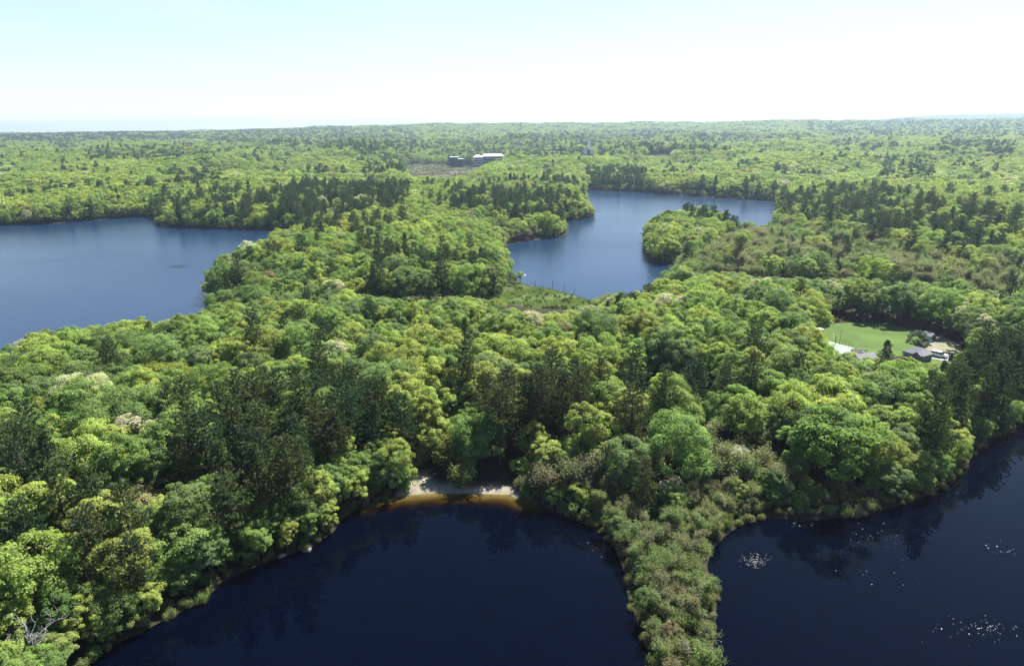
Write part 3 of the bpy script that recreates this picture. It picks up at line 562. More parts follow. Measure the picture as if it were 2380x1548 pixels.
# ---------------------------------------------------------------- which trees are built one by one
LM = [(90, 1400, 'in the lower left corner'), (260, 1230, 'just above the lower left corner'), (110, 1100, 'at the left edge near the dead trees'),
      (420, 1350, 'on the bank at the near left shore'), (620, 1240, 'on the shore left of the pale boulders'), (560, 1030, 'in the dark pine stand left of the beach'),
      (330, 1000, 'in the woods beside the dead tree'), (780, 950, 'in woods behind the beach, left'), (820, 1130, 'on the shore just left of the beach'),
      (1020, 1010, 'right behind the sandy beach'), (1180, 1040, 'behind the right end of the beach'), (1340, 1060, 'at the pond edge right of the beach'),
      (1150, 880, 'in the woods deep behind the beach'), (1420, 900, 'in the woods above the thicket'), (1640, 1060, 'in the thicket behind the spit'),
      (1560, 1230, 'where the spit joins the woods'), (1560, 1400, 'on the narrow spit between the ponds'), (1650, 880, 'in woods left of the lawn'),
      (1850, 1020, 'in the clump above the right pond'), (2060, 1060, 'overhanging the right pond'), (2230, 1000, 'at the right edge beside the pond'),
      (2000, 900, 'in the woods below the lawn'), (2250, 860, 'right of the grey roofed house'), (1780, 780, 'just left of the lawn clearing'),
      (2050, 720, 'behind the lawn clearing'), (2270, 730, 'behind the shed at the right'), (100, 900, 'on the slope at the left edge'), (380, 850, 'on the slope under the left lake'),
      (700, 800, 'in woods below the middle peninsula'), (1000, 760, 'in woods in front of the marsh'), (1380, 780, 'in the woods right of the marsh'),
      (1650, 700, 'in woods below the small headland'), (1930, 1150, 'on the shore of the right pond'), (1330, 1190, 'on the brushy bank right of the beach'), (250, 780, 'on near shore of the left lake'),
      (850, 640, 'on the middle peninsula'), (1150, 640, 'at right end of the middle peninsula'), (1620, 560, 'on headland in the right lake'), (1950, 580, 'in the grey swamp woods'), (2200, 520, 'on the far wooded slope at right')]
ORD = ['leftmost', 'second from left', 'third from left', 'fourth from left', 'fifth from left', 'sixth from left', 'seventh from left', 'eighth from left', 'ninth from left', 'tenth from left']
def ordn(k, n):
    if n == 1: return ''
    if k < 8: return ORD[k]
    m = n-1-k
    if m == 0: return 'rightmost'
    if m < 10: return ORD[m].replace('left', 'right')
    return '%dth from left' % (k+1)
lmx = np.array([(a, b) for a, b, _ in LM], float)
def label_all(items):                                    # items: (object, px, py, look, noun)
    g = {}
    for it in items:
        z = int(np.argmin(((lmx-np.array([it[1], it[2]]))**2).sum(1))); g.setdefault((it[3], it[4], z), []).append(it)
    for (look, noun, z), L_ in g.items():
        L_.sort(key=lambda i: i[1]); n = len(L_)
        rows = [L_] if n <= 8 else None
        if rows is None:                                 # split into front and back rows
            srt = sorted(L_, key=lambda i: -i[2]); h_ = (n+1)//2; rows = [sorted(srt[:h_], key=lambda i: i[1]), sorted(srt[h_:], key=lambda i: i[1])]
        for ri, row in enumerate(rows):
            pre = '' if len(rows) == 1 else ('front ' if ri == 0 else 'back ')
            for k_, it in enumerate(row):
                o_ = ordn(k_, len(row)); ws = ' '.join(((o_+' ') if o_ else '').split()+(pre+look+' '+noun).split()+LM[z][2].split())
                if len(ws.split()) > 16: ws = ws.replace(' the ', ' ')
                it[0]['label'] = ws
def add_tree(kind, name, idx, x, y, z, sxy, shz, rot, col):
    cm, tm, _ = PROTO[kind][idx]; root = empty(name, (x, y, z), rot); root.scale = (sxy, sxy, shz)
    t = link('trunk', tm, root); c = link('crown' if kind != 'shrub' else 'foliage', cm, root)
    if kind == 'shrub': t.name = 'stems'
    c['tint'] = [float(v) for v in col]; return root
SPECIAL = []                                             # hand placed trees
def pick(kindno, nmax, hgt):
    ii = INDEX[KIND[INDEX] == kindno]; ax, ay, ad = proj(np.stack([TX[ii], TY[ii], TZ[ii]+HH[ii]*.7], -1))
    vis = (ax > -20) & (ax < 2400) & (ay > 250) & (ay < 1560); size = np.where(vis, HH[ii]*SZ[ii]/ad**2, -1)
    o = np.argsort(-size)[:nmax]; return ii[o[size[o] > 0]]
items = []
indiv = np.zeros(len(TX), bool)
for kn, kind, nm, cat, grp, noun in ((0, 'broadleaf', 'broadleaf_tree', 'tree', 'broadleaf trees of the nearer woods', 'tree'), (1, 'pine', 'pine_tree', 'pine tree', 'pine trees of the nearer woods', 'pine'),
                                     (2, 'swamp', 'swamp_tree', 'small tree', 'thin small trees on wet ground', 'thin small tree')):
    for i in pick(kn, 296, 0):
        o = add_tree(kind, nm, PI[i], TX[i], TY[i], TZ[i], SZ[i], HS[i], ROTZ[i], COLR[i]); indiv[i] = True
        if kn == 0: look = ('tall ' if HS[i] > .98 else 'low ' if HS[i] < .68 else '')+TN[TC[i]]
        elif kn == 1: look = ('tall ' if HS[i] > .97 else 'short ' if HS[i] < .8 else '')+('conical dark green' if PI[i] == 3 else ['dark olive', 'dark green', 'brownish green'][pci[i]])
        else: look = SWN[pci[i]]
        tag(o, 'x', cat, grp); items.append((o, PX[i], PY[i], look, noun))
so_, _, sd_ = proj(np.stack([sx, sy, sz+1], -1)); sxx, syy, sdd = proj(np.stack([sx, sy, sz+1], -1))
vis = (sxx > 0) & (sxx < 2380) & (syy < 1548); size = np.where(vis, ss/sdd, -1); osr = np.argsort(-size)[:296]
shi = np.zeros(len(sx), bool); SHC = np.array([(.155, .18, .07), (.135, .19, .06), (.185, .19, .09), (.17, .24, .06), (.22, .225, .14)]); SHN = ['olive', 'green', 'tan', 'bright green', 'pale grey']
shc = rng.choice(5, len(sx), p=[.33, .24, .25, .09, .09]); shj = SHC[shc]*rng.uniform(.85, 1.15, (len(sx), 1)); shp = rng.integers(0, 3, len(sx)); shr = rng.uniform(0, 6.28, len(sx))
for i in osr:
    if size[i] <= 0: continue
    o = add_tree('shrub', 'shrub', shp[i], sx[i], sy[i], sz[i], ss[i], ss[i]*rng.uniform(.8, 1.2), shr[i], shj[i]); shi[i] = True
    tag(o, 'x', 'shrub', 'shrubs along the pond shores'); items.append((o, sxx[i], syy[i], SHN[shc[i]], 'shrub'))
label_all(items)
for kd, ix, x, y, z, sxy, shz, cl_, lb_ in SP:
    nm = {'pine': 'pine_tree', 'broadleaf': 'broadleaf_tree', 'shrub': 'shrub'}[kd]
    if 'spruce' in lb_: nm = 'spruce_tree'
    tag(add_tree(kd, nm, ix, x, y, z, sxy, shz, .7, cl_), lb_, 'shrub' if kd == 'shrub' else 'tree')

# ---------------------------------------------------------------- the rest of each kind as one object
def scatter(name, pts, rot, scl, tint, pidx, meshes, label, cat):
    me = bpy.data.meshes.new(name); me.vertices.add(len(pts)); me.vertices.foreach_set('co', pts.reshape(-1).astype(np.float32))
    def at_(nm, ty, arr, f='value'):
        a = me.attributes.new(nm, ty, 'POINT'); a.data.foreach_set(f, arr.reshape(-1))
    at_('rot', 'FLOAT_VECTOR', np.stack([rot*0, rot*0, rot], -1).astype(np.float32), 'vector'); at_('scl', 'FLOAT_VECTOR', scl.astype(np.float32), 'vector')
    at_('tint', 'FLOAT_VECTOR', tint.astype(np.float32), 'vector'); at_('pidx', 'INT', pidx.astype(np.int32))
    me.update()
    coll = bpy.data.collections.new(name+'_kinds')
    for k_, m_ in enumerate(meshes):
        ob = bpy.data.objects.new('%s_%02d' % (name, k_), m_); coll.objects.link(ob)
    o = link(name, me); md = o.modifiers.new('scatter', 'NODES'); g = bpy.data.node_groups.new(name, 'GeometryNodeTree'); md.node_group = g
    g.interface.new_socket('Geometry', in_out='INPUT', socket_type='NodeSocketGeometry'); g.interface.new_socket('Geometry', in_out='OUTPUT', socket_type='NodeSocketGeometry')
    gi = g.nodes.new('NodeGroupInput'); go = g.nodes.new('NodeGroupOutput'); ip = g.nodes.new('GeometryNodeInstanceOnPoints'); ci = g.nodes.new('GeometryNodeCollectionInfo')
    ci.inputs['Collection'].default_value = coll; ci.inputs['Separate Children'].default_value = True; ci.inputs['Reset Children'].default_value = True
    mp = g.nodes.new('GeometryNodeMeshToPoints'); g.links.new(gi.outputs[0], mp.inputs[0]); g.links.new(mp.outputs[0], ip.inputs['Points'])
    def na(nm, ty):
        a = g.nodes.new('GeometryNodeInputNamedAttribute'); a.data_type = ty; a.inputs[0].default_value = nm; return a.outputs['Attribute']
    g.links.new(ci.outputs[0], ip.inputs['Instance']); ip.inputs['Pick Instance'].default_value = True
    g.links.new(na('pidx', 'INT'), ip.inputs['Instance Index']); g.links.new(na('rot', 'FLOAT_VECTOR'), ip.inputs['Rotation']); g.links.new(na('scl', 'FLOAT_VECTOR'), ip.inputs['Scale'])
    g.links.new(ip.outputs[0], go.inputs[0])
    tag(o, label, cat, kind='stuff'); return o
def rest(kn, kind, farkind, name, label, cat):
    ii = INDEX[(KIND[INDEX] == kn) & ~indiv[INDEX]]; far = r_[ii] > 750; nn = len(PROTO[kind]); nf = len(PROTO[farkind]) if farkind else nn
    pid = np.where(far & (farkind is not None), nn+PI[ii] % nf, PI[ii]); ms = [p[2] for p in PROTO[kind]]+([p[2] for p in PROTO[farkind]] if farkind else [])
    scatter(name, np.stack([TX[ii], TY[ii], TZ[ii]], -1), ROTZ[ii], np.stack([SZ[ii], SZ[ii], HS[ii]], -1), COLR[ii], pid, ms, label, cat)
    print(name, len(ii))
rest(0, 'broadleaf', 'broadleaf_far', 'broadleaf_forest', 'yellow green broadleaf forest rolling back to the horizon', 'forest')
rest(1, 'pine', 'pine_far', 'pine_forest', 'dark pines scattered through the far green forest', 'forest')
rest(2, 'swamp', None, 'swamp_thicket', 'grey green swamp thicket beyond the small headland', 'thicket')
ii = ~shi
scatter('shore_brush', np.stack([sx, sy, sz], -1)[ii], shr[ii], np.stack([ss, ss, ss], -1)[ii], shj[ii], shp[ii], [p[2] for p in PROTO['shrub']], 'low olive brush filling the pond banks between larger shrubs', 'brush')


# ---------------------------------------------------------------- the lawn clearing
def sheet(name, poly, dz, m, z=CZ, D=True):
    P = W([(p[0], p[1]) for p in poly], z) if D else poly
    mb = MB(); v = [(p[0], p[1], z+dz) for p in P]; mb.add(v, [tuple(range(len(v)))]); me = mb.mesh(name, m)
    if me.polygons[0].normal.z < 0: me.flip_normals()
    return tag(link(name, me), kind='structure')
M_LAWN = mat('lawn_grass', (.064, .112, .018), .9, .30, .12, .15, 0, .3, None, 9); M_COURT = mat('court_paint', (.17, .25, .21), .7, .12, .6); M_ASPH = mat('asphalt', (.12, .12, .13), .9, .2, 1.2)
M_TAN = mat('dry_grass', (.185, .18, .11), .95, .3, .5, .1); M_MULCH = mat('mulch', (.06, .05, .045), .95, .4, 1.5); M_CONC = mat('concrete', (.34, .34, .33), .85, .15, 1); M_GRAV = mat('gravel', (.17, .17, .175), .95, .2, 2)
M_WHITE = mat('white_paint', (.8, .8, .78), .5, .06, 3); M_DARK = mat('dark_paint', (.03, .045, .04), .5, .2, 3); M_ROOF = mat('grey_shingle', (.17, .175, .19), .85, .18, 2.5); M_GLASS = mat('dark_glass', (.02, .025, .03), .08, 0, 1, .6)
M_WALL = mat('grey_siding', (.25, .25, .25), .8, .12, 2); M_RUB = mat('rubber', (.02, .02, .02), .8, .1, 3); M_MET = mat('grey_metal', (.35, .36, .37), .45, .1, 3, .5, .7); M_STONE = mat('pale_stone', (.17, .17, .155), .85, .3, 1.5, .2, 0, .4); M_WOOD = mat('old_wood', (.16, .13, .10), .85, .3, 3)
sheet('lawn', [(1893, 770), (1935, 752), (1990, 749), (2060, 754), (2120, 766), (2155, 776), (2140, 800), (2118, 815), (2112, 826), (2060, 830), (2012, 822), (1985, 813), (1912, 790), (1898, 782)], .02, M_LAWN)
sheet('lawn', [(2150, 828), (2216, 842), (2210, 851), (2150, 857), (2135, 845)], .02, M_LAWN)
sheet('dry_grass', [(2152, 806), (2166, 790), (2182, 780), (2205, 788), (2232, 802), (2236, 822), (2214, 832), (2172, 818), (2150, 815)], .02, M_TAN)
sheet('driveway', [(2118, 816), (2150, 812), (2172, 817), (2214, 831), (2216, 840), (2185, 836), (2148, 829), (2120, 824)], .035, M_ASPH)
sheet('gravel_pad', [(2160, 787), (2184, 791), (2166, 800), (2150, 810), (2146, 800)], .03, M_GRAV)
sheet('pavement', [(2148, 827), (2185, 834), (2216, 838.5), (2216, 841), (2185, 836.6), (2148, 829.5)], .06, M_CONC)
sheet('sports_court', [(1893, 788), (1912, 790), (1954, 802.6), (1984, 810), (1975, 819), (1958, 824), (1928, 826), (1903, 818), (1892, 805)], .05, M_COURT)
sheet('court_edge', [(1911, 788.6), (1954, 801.2), (1985, 809.2), (1984.5, 810.6), (1954, 803), (1911, 790.6)], .07, M_CONC)
sheet('mulch_bed', [(1978, 812), (1990, 811), (2003, 818), (2012, 828), (1995, 836), (1972, 826)], .06, M_MULCH)
def th(name, label, cat, p, rz=0.0, group=None): return tag(empty(name, p, rz), label, cat, group)
def part(root, name, mb, m): return link(name, mb.mesh(name, m), root)
def gable(mb, w_, d_, z0, h_, ov=.3):                    # ridge along x, with thickness
    a = w_/2+ov; b_ = d_/2+ov; t = .14
    for s_ in (-1, 1):
        mb.add([(-a, s_*b_, z0-.1), (a, s_*b_, z0-.1), (a, 0, z0+h_), (-a, 0, z0+h_), (-a, s_*b_, z0-.1-t), (a, s_*b_, z0-.1-t), (a, 0, z0+h_-t), (-a, 0, z0+h_-t)],
               [(0, 1, 2, 3), (7, 6, 5, 4), (0, 4, 5, 1), (3, 2, 6, 7), (0, 3, 7, 4), (1, 5, 6, 2)])
def walls(mb, w_, d_, h_, gh=0.0):
    a, b_ = w_/2, d_/2
    v = [(-a, -b_, 0), (a, -b_, 0), (a, b_, 0), (-a, b_, 0), (-a, -b_, h_), (a, -b_, h_), (a, b_, h_), (-a, b_, h_), (-a, 0, h_+gh), (a, 0, h_+gh)]
    mb.add(v, [(0, 1, 5, 4), (2, 3, 7, 6), (1, 2, 6, 9, 5), (3, 0, 4, 8, 7), (0, 3, 2, 1), (4, 5, 9, 8), (8, 9, 6, 7)])
def hip(mb, w_, d_, z0, h_, rl, ov=.4):
    a, b_ = w_/2+ov, d_/2+ov
    mb.add([(-a, -b_, z0), (a, -b_, z0), (a, b_, z0), (-a, b_, z0), (-rl/2, 0, z0+h_), (rl/2, 0, z0+h_), (-a, -b_, z0-.18), (a, -b_, z0-.18), (a, b_, z0-.18), (-a, b_, z0-.18)],
           [(0, 1, 5, 4), (1, 2, 5), (2, 3, 4, 5), (3, 0, 4), (0, 6, 7, 1), (1, 7, 8, 2), (2, 8, 9, 3), (3, 9, 6, 0), (9, 8, 7, 6)])
# grey roofed house
h = th('house', 'house under a grey hip roof beside the driveway with the parked van', 'house', at(2131, 835, CZ), R(-62)); h.scale = (.72, .72, .85)
mb = MB(); walls(mb, 9, 7.4, 2.8); part(h, 'wall', mb, M_WALL)
mb = MB(); hip(mb, 9, 7.4, 2.85, 2.3, 2.4); part(h, 'roof', mb, M_ROOF)
mb = MB(); mb.box((2.2, -3.9, 1.5), (3.6, 1.4, 3.0)); mb.add([(.2, -4.9, 2.95), (4.2, -4.9, 2.95), (2.2, -4.9, 4.3), (2.2, -1.2, 4.35), (.2, -3, 2.95), (4.2, -3, 2.95)], [(0, 1, 2), (0, 2, 3, 4), (1, 5, 3, 2), (0, 4, 5, 1)]); part(h, 'porch', mb, M_ROOF)
for k_ in range(3):
    mb = MB(); mb.box((-3+k_*1.9, -3.72, 1.6), (1.0, .08, 1.2)); f_ = part(h, 'window', mb, M_WHITE); mb = MB(); mb.box((-3+k_*1.9, -3.77, 1.6), (.8, .06, 1.0)); link('pane', mb.mesh('pane', M_GLASS), f_)
# second house mostly under the trees
h = th('house', 'small white walled house half hidden by trees below the sports court', 'house', at(2003, 858, CZ), R(20)); mb = MB(); walls(mb, 7, 6, 3.6, 1.8); part(h, 'wall', mb, M_WHITE); mb = MB(); gable(mb, 7, 6, 3.6, 1.9); part(h, 'roof', mb, M_ROOF)
mb = MB(); mb.box((0, -3.05, 1.6), (1.2, .08, 1.2)); part(h, 'window', mb, M_GLASS)
# shed
h = th('shed', 'small grey gabled shed at the back edge of the dry grass', 'shed', at(2158, 790, CZ), R(-70)); mb = MB(); walls(mb, 3.6, 2.8, 1.9, 1.0); part(h, 'wall', mb, M_WALL); mb = MB(); gable(mb, 3.6, 2.8, 1.95, 1.0, .2); part(h, 'roof', mb, M_ROOF)
mb = MB(); mb.box((1.84, 0, .9), (.06, 1.1, 1.7)); d_ = part(h, 'door', mb, M_DARK); mb = MB(); mb.box((1.9, .4, .9), (.06, .06, .2)); link('handle', mb.mesh('handle', M_MET), d_)
h = th('storage_tub', 'low white storage tub beside the shed door', 'tub', at(2163, 794, CZ+.02), .4); mb = MB(); mb.box((0, 0, .3), (1.1, .7, .6), 0, 1.1); part(h, 'tub', mb, M_WHITE); mb = MB(); mb.box((0, 0, .64), (1.3, .85, .07)); part(h, 'lid', mb, M_WHITE)
# shelter beside the court
h = th('shelter', 'small open shelter with a flat white roof left of the lawn', 'shelter', at(1900, 780, CZ), R(20)); mb = MB(); mb.box((0, 0, 2.5), (3.4, 2.2, .16)); part(h, 'roof', mb, M_WHITE)
for a_ in (-1, 1):
    for b_ in (-1, 1):
        mb = MB(); mb.box((a_*1.5, b_*.95, 1.21), (.14, .14, 2.42)); part(h, 'post', mb, M_DARK)
mb = MB(); mb.box((.1, .9, 1.1), (2.7, .06, 2.1)); part(h, 'back_panel', mb, M_DARK); mb = MB(); mb.box((0, .3, .45), (2.4, .4, .06)); mb.box((-1, .3, .21), (.08, .3, .42)); mb.box((1, .3, .21), (.08, .3, .42)); part(h, 'bench', mb, M_WOOD)
# hoop
h = th('basketball_hoop', 'basketball hoop with a clear backboard at the court edge', 'basketball hoop', at(1941, 799.5, CZ), R(160)); mb = MB(); mb.box((0, 0, 1.45), (.2, .2, 2.9)); part(h, 'pole', mb, M_DARK)
mb = MB(); mb.tube([(0, 0, 2.6), (.5, 0, 2.9), (.9, 0, 3.0)], [.06, .06, .05]); part(h, 'arm', mb, M_DARK)
mb = MB()
for z_ in (2.6, 3.6): mb.box((.95, 0, z_), (.05, 1.8, .07))
for y_ in (-.88, .88): mb.box((.95, y_, 3.1), (.05, .06, .93))
bb = part(h, 'backboard', mb, M_WHITE); mb = MB(); mb.tube([(1.2+.23*math.cos(t_), .23*math.sin(t_), 2.85) for t_ in np.linspace(0, 6.28, 13)], [.02]*13, 5, False); part(h, 'rim', mb, mat('orange_rim', (.6, .15, .03)))
# tall pole and fence
h = th('light_pole', 'tall thin dark pole rising between the court and the lawn', 'pole', at(1951, 801, CZ)); mb = MB(); mb.tube([(0, 0, 0), (0, 0, 5.2)], [.09, .06]); part(h, 'pole', mb, M_DARK); mb = MB(); mb.box((.25, 0, 5.2), (.6, .18, .1)); part(h, 'lamp_head', mb, M_DARK)
p0, p1 = at(1956, 803, CZ), at(1981, 810.5, CZ); dv = p1-p0; Lf = dv.length; h = th('chain_fence', 'black chain link fence along the court beside the lawn', 'fence', p0, math.atan2(dv.y, dv.x))
for k_ in range(4): mb = MB(); mb.tube([(Lf*k_/3, 0, 0), (Lf*k_/3, 0, 2.3)], [.05, .05]); part(h, 'post', mb, M_DARK)
mb = MB(); n_ = int(Lf/.35)
for k_ in range(n_): mb.tube([(k_*Lf/n_, 0, .05), (k_*Lf/n_+.35, 0, 2.2)], [.008, .008], 3); mb.tube([(k_*Lf/n_+.35, .01, .05), (k_*Lf/n_, .01, 2.2)], [.008, .008], 3)
mb.tube([(0, 0, 2.25), (Lf, 0, 2.25)], [.025, .025]); part(h, 'mesh_panel', mb, M_DARK)
def stone(name, p, d, seed, label, cat='boulder', group=None, m=M_STONE):
    import bmesh
    bm = bmesh.new(); bmesh.ops.create_icosphere(bm, subdivisions=2, radius=1); r = np.random.default_rng(seed); off = r.uniform(0, 9, 3)
    for v in bm.verts:
        q = v.co; k_ = 1+.18*math.sin(q.x*3+off[0])+.15*math.sin(q.y*4+off[1])+.12*math.sin(q.z*5+off[2]); v.co = Vector((q.x*k_*d[0]/2, q.y*k_*d[1]/2, max(q.z*k_, -.5)*d[2]/2))
    me = bpy.data.meshes.new(name); bm.to_mesh(me); bm.free(); me.materials.append(m); return tag(link(name, me, None, p, r.uniform(0, 3)), label, cat, group)
for k_, (X_, Y_, d_, lb) in enumerate([(1995, 812.5, (2.4, .9, .6), 'long low white rock at the near edge of the lawn'), (2003, 814.5, (1.5, 1.1, .8), 'white rock left of the largest one by the lawn'),
        (2006, 819, (2.1, 1.4, 1.0), 'largest white rock between mulch bed and lawn'), (2012, 814.5, (1.2, .9, .7), 'small white rock nearest the dark spruce')]): stone('rock', at(X_, Y_, CZ+.1), d_, 40+k_, lb, 'rock', 'white rocks at the lawn edge')
# van
pa, pb = at(2170.5, 828.5, CZ), at(2200, 834.5, CZ); dv = pb-pa; v = th('parked_van', 'white van parked on the driveway facing right, its side in shade', 'van', (pa+pb)/2+Vector((0, .9, .045)), math.atan2(dv.y, dv.x))
Lv = 5.0; prof = [(-2.5, .35), (-2.5, 1.1), (-2.42, 1.75), (-2.2, 1.98), (.75, 1.98), (1.55, 1.32), (2.35, 1.12), (2.5, .9), (2.5, .35)]
mb = MB(); n_ = len(prof); vv = [(x, -.95 if z < 1.2 else -.82, z) for x, z in prof]+[(x, .95 if z < 1.2 else .82, z) for x, z in prof]; mb.add(vv, [tuple(range(n_)), tuple(range(n_, 2*n_))[::-1]]+[(i, n_+i, n_+(i+1) % n_, (i+1) % n_) for i in range(n_)]); part(v, 'body', mb, M_WHITE)
for s_ in (-1, 1):
    for x0_, x1_ in ((-2.2, -1.0), (-.9, .05), (.15, 1.1)):
        mb = MB(); y0, y1 = s_*.935, s_*.86; e = .02*s_; tp = 1.82; xb = x1_ if x1_ < 1 else 1.35; mb.add([(x0_, y0+e, 1.22), (xb, y0+e, 1.22), (min(x1_, .85), y1+e, tp), (x0_, y1+e, tp), (x0_, y0, 1.22), (xb, y0, 1.22), (min(x1_, .85), y1, tp), (x0_, y1, tp)], [(0, 1, 2, 3), (7, 6, 5, 4), (0, 4, 5, 1), (1, 5, 6, 2), (2, 6, 7, 3), (3, 7, 4, 0)]); part(v, 'window', mb, M_GLASS)
    for x_ in (-1.6, 1.6):
        mb = MB(); mb.tube([(x_, s_*.72, .36), (x_, s_*.98, .36)], [.36, .36], 16); wh = part(v, 'wheel', mb, M_RUB); mb = MB(); mb.tube([(x_, s_*.97, .36), (x_, s_*1.0, .36)], [.2, .2], 12); link('rim', mb.mesh('rim', M_MET), wh)
    mb = MB(); mb.box((2.5, s_*.7, .85), (.08, .34, .2)); part(v, 'headlight', mb, M_WHITE)
mb = MB(); mb.add([(.80, -.78, 1.965), (.80, .78, 1.965), (1.56, .84, 1.35), (1.56, -.84, 1.35)], [(0, 3, 2, 1)]); part(v, 'windscreen', mb, M_GLASS)
h = th('utility_cabinet', 'tall dark green cabinet standing at the end of the driveway', 'cabinet', at(2211, 835.5, CZ+.05), -.2); mb = MB(); mb.box((0, 0, 1.2), (1.25, 1.1, 2.4)); part(h, 'cabinet', mb, M_DARK); mb = MB(); mb.box((0, 0, 2.46), (1.4, 1.25, .14)); part(h, 'roof', mb, M_DARK); mb = MB(); mb.box((0, -.57, 1.15), (.9, .05, 2.0)); part(h, 'door', mb, mat('dark_door', (.05, .08, .07), .5))

# ---------------------------------------------------------------- beach and pond furniture
h = th('sign_post', 'thin wooden post with a small notice board on the beach', 'sign', at(971, 1122, .6)); mb = MB(); mb.tube([(0, 0, -.2), (0, 0, 1.9)], [.05, .05]); part(h, 'post', mb, M_WOOD); mb = MB(); mb.box((.1, -.06, 1.75), (.42, .04, .4)); part(h, 'board', mb, M_WALL)
h = th('bucket', 'small white bucket at the shaded back of the beach', 'bucket', at(985, 1118, .55)); mb = MB(); mb.tube([(0, 0, 0), (0, 0, .4)], [.17, .22], 12); part(h, 'bucket', mb, M_WHITE); mb = MB(); mb.tube([(.22*math.cos(t_), 0, .4+.2*math.sin(t_)) for t_ in np.linspace(0, 3.14, 9)], [.01]*9, 4); part(h, 'handle', mb, M_MET)
h = tag(link('stake', None, None, at(946.5, 1151, 0)), 'dark wooden stake standing in the amber shallows at the left of the beach', 'stake'); mb = MB(); mb.tube([(0, 0, -.5), (.05, 0, .85)], [.09, .06]); part(h, 'post', mb, M_WOOD); mb = MB(); mb.box((.05, 0, .88), (.2, .16, .08)); part(h, 'cap', mb, M_WOOD)
stone('boulder', at(656, 1291, .1), (2.0, 1.0, .8), 51, 'pale boulder at the pond edge, the left one of two', 'boulder', 'pale boulders on the left bank')
stone('boulder', at(711, 1278, .1), (2.1, 1.2, .8), 52, 'pale boulder at the pond edge, the right one of two', 'boulder', 'pale boulders on the left bank')
stone('boulder', at(1100, 1104, 1.0), (.7, .6, .6), 53, 'small pale stone in the undergrowth above the beach', 'boulder')
h = th('mooring_buoy', 'white mooring buoy floating near the tip of the middle peninsula', 'buoy', at(1220, 641, 0)); mb = MB(); mb.tube([(0, 0, -.4), (0, 0, -.1), (0, 0, .3), (0, 0, .55)], [.3, .62, .62, .2], 12); part(h, 'float', mb, M_WHITE); mb = MB(); mb.tube([(0, 0, .5), (0, 0, .95)], [.05, .05]); part(h, 'staff', mb, M_MET)
# dead trees
def dead(name, p, H, spread, seed, label, lean=(0, 0), bl=.42):
    r = np.random.default_rng(seed); root = tag(empty(name, p), label, 'dead tree', None); tr = MB(); top = Vector((lean[0], lean[1], H*.55)); tr.tube([(0, 0, -.5), top*.5+Vector((.1, 0, 0)), top, top+Vector((.3, .1, H*.2))], [.26, .2, .15, .06], 7); part(root, 'trunk', tr, M_DEAD)
    def grow(mb_, p_, d_, L_, rad, lev):
        pts = [p_]; q = p_.copy(); dd = d_.copy(); n_ = 5
        for i in range(n_): dd = (dd+Vector(r.normal(0, .28, 3))+Vector((0, 0, .06))).normalized(); q = q+dd*L_/n_; pts.append(q.copy())
        mb_.tube(pts, [rad*(1-.75*i/n_) for i in range(n_+1)], 5)
        if lev:
            for k_ in range(4): i = int(r.integers(1, n_+1)); grow(mb_, pts[i], (dd+Vector(r.normal(0, .75, 3))).normalized(), L_*r.uniform(.45, .7), rad*.55, lev-1)
    for k_ in range(7):
        an = k_*.9+r.uniform(-.3, .3); mb_ = MB(); b0 = top*r.uniform(.55, 1.0); grow(mb_, b0, Vector((math.cos(an)*spread, math.sin(an)*spread, r.uniform(.35, .9))).normalized(), H*bl, .13, 2); part(root, 'branch', mb_, M_DEAD)
    return root
def dead_at(X, Yt, H, *a, **k): 
    q = at(X, Yt, H); g_ = float(height(np.array([q.x]), np.array([q.y]))[0]); return dead(a[0], Vector((q.x, q.y, g_)), H-g_, *a[1:], **k)
dead_at(40, 1402, 14.5, 'dead_tree', 1.4, 71, 'bare silvery dead tree with twisting limbs in the lower left corner', bl=.3)
dead_at(165, 1038, 17, 'dead_tree', 1.0, 72, 'bare grey dead tree with forked top among pines at the left')
dead_at(1795, 936, 9.0, 'dead_tree', 1.5, 73, 'pale bare dead limbs leaning out of the dark gap')
for k_, (X_, Y_, hh_) in enumerate([(1284, 672, 4.2), (1311, 678, 4.6), (1334, 684, 3.2), (1244, 664, 2.6), (1262, 672, 2.4)]):
    mb = MB(); mb.tube([(0, 0, -.5), (.05, 0, hh_*.6), (.15, 0, hh_)], [.16, .12, .05]); sn = tag(link('dead_snag', None, None, at(X_, Y_, .3)), 'thin grey dead snag, %s, on the marsh edge of the right lake' % ['third from left', 'second from right', 'rightmost', 'leftmost', 'second from left'][k_], 'dead snag', 'dead snags in the marsh'); part(sn, 'trunk', mb, M_TWIG); mb = MB(); mb.tube([(.06, 0, hh_*.55), (.5, .1, hh_*.7)], [.05, .02]); part(sn, 'branch', mb, M_TWIG)

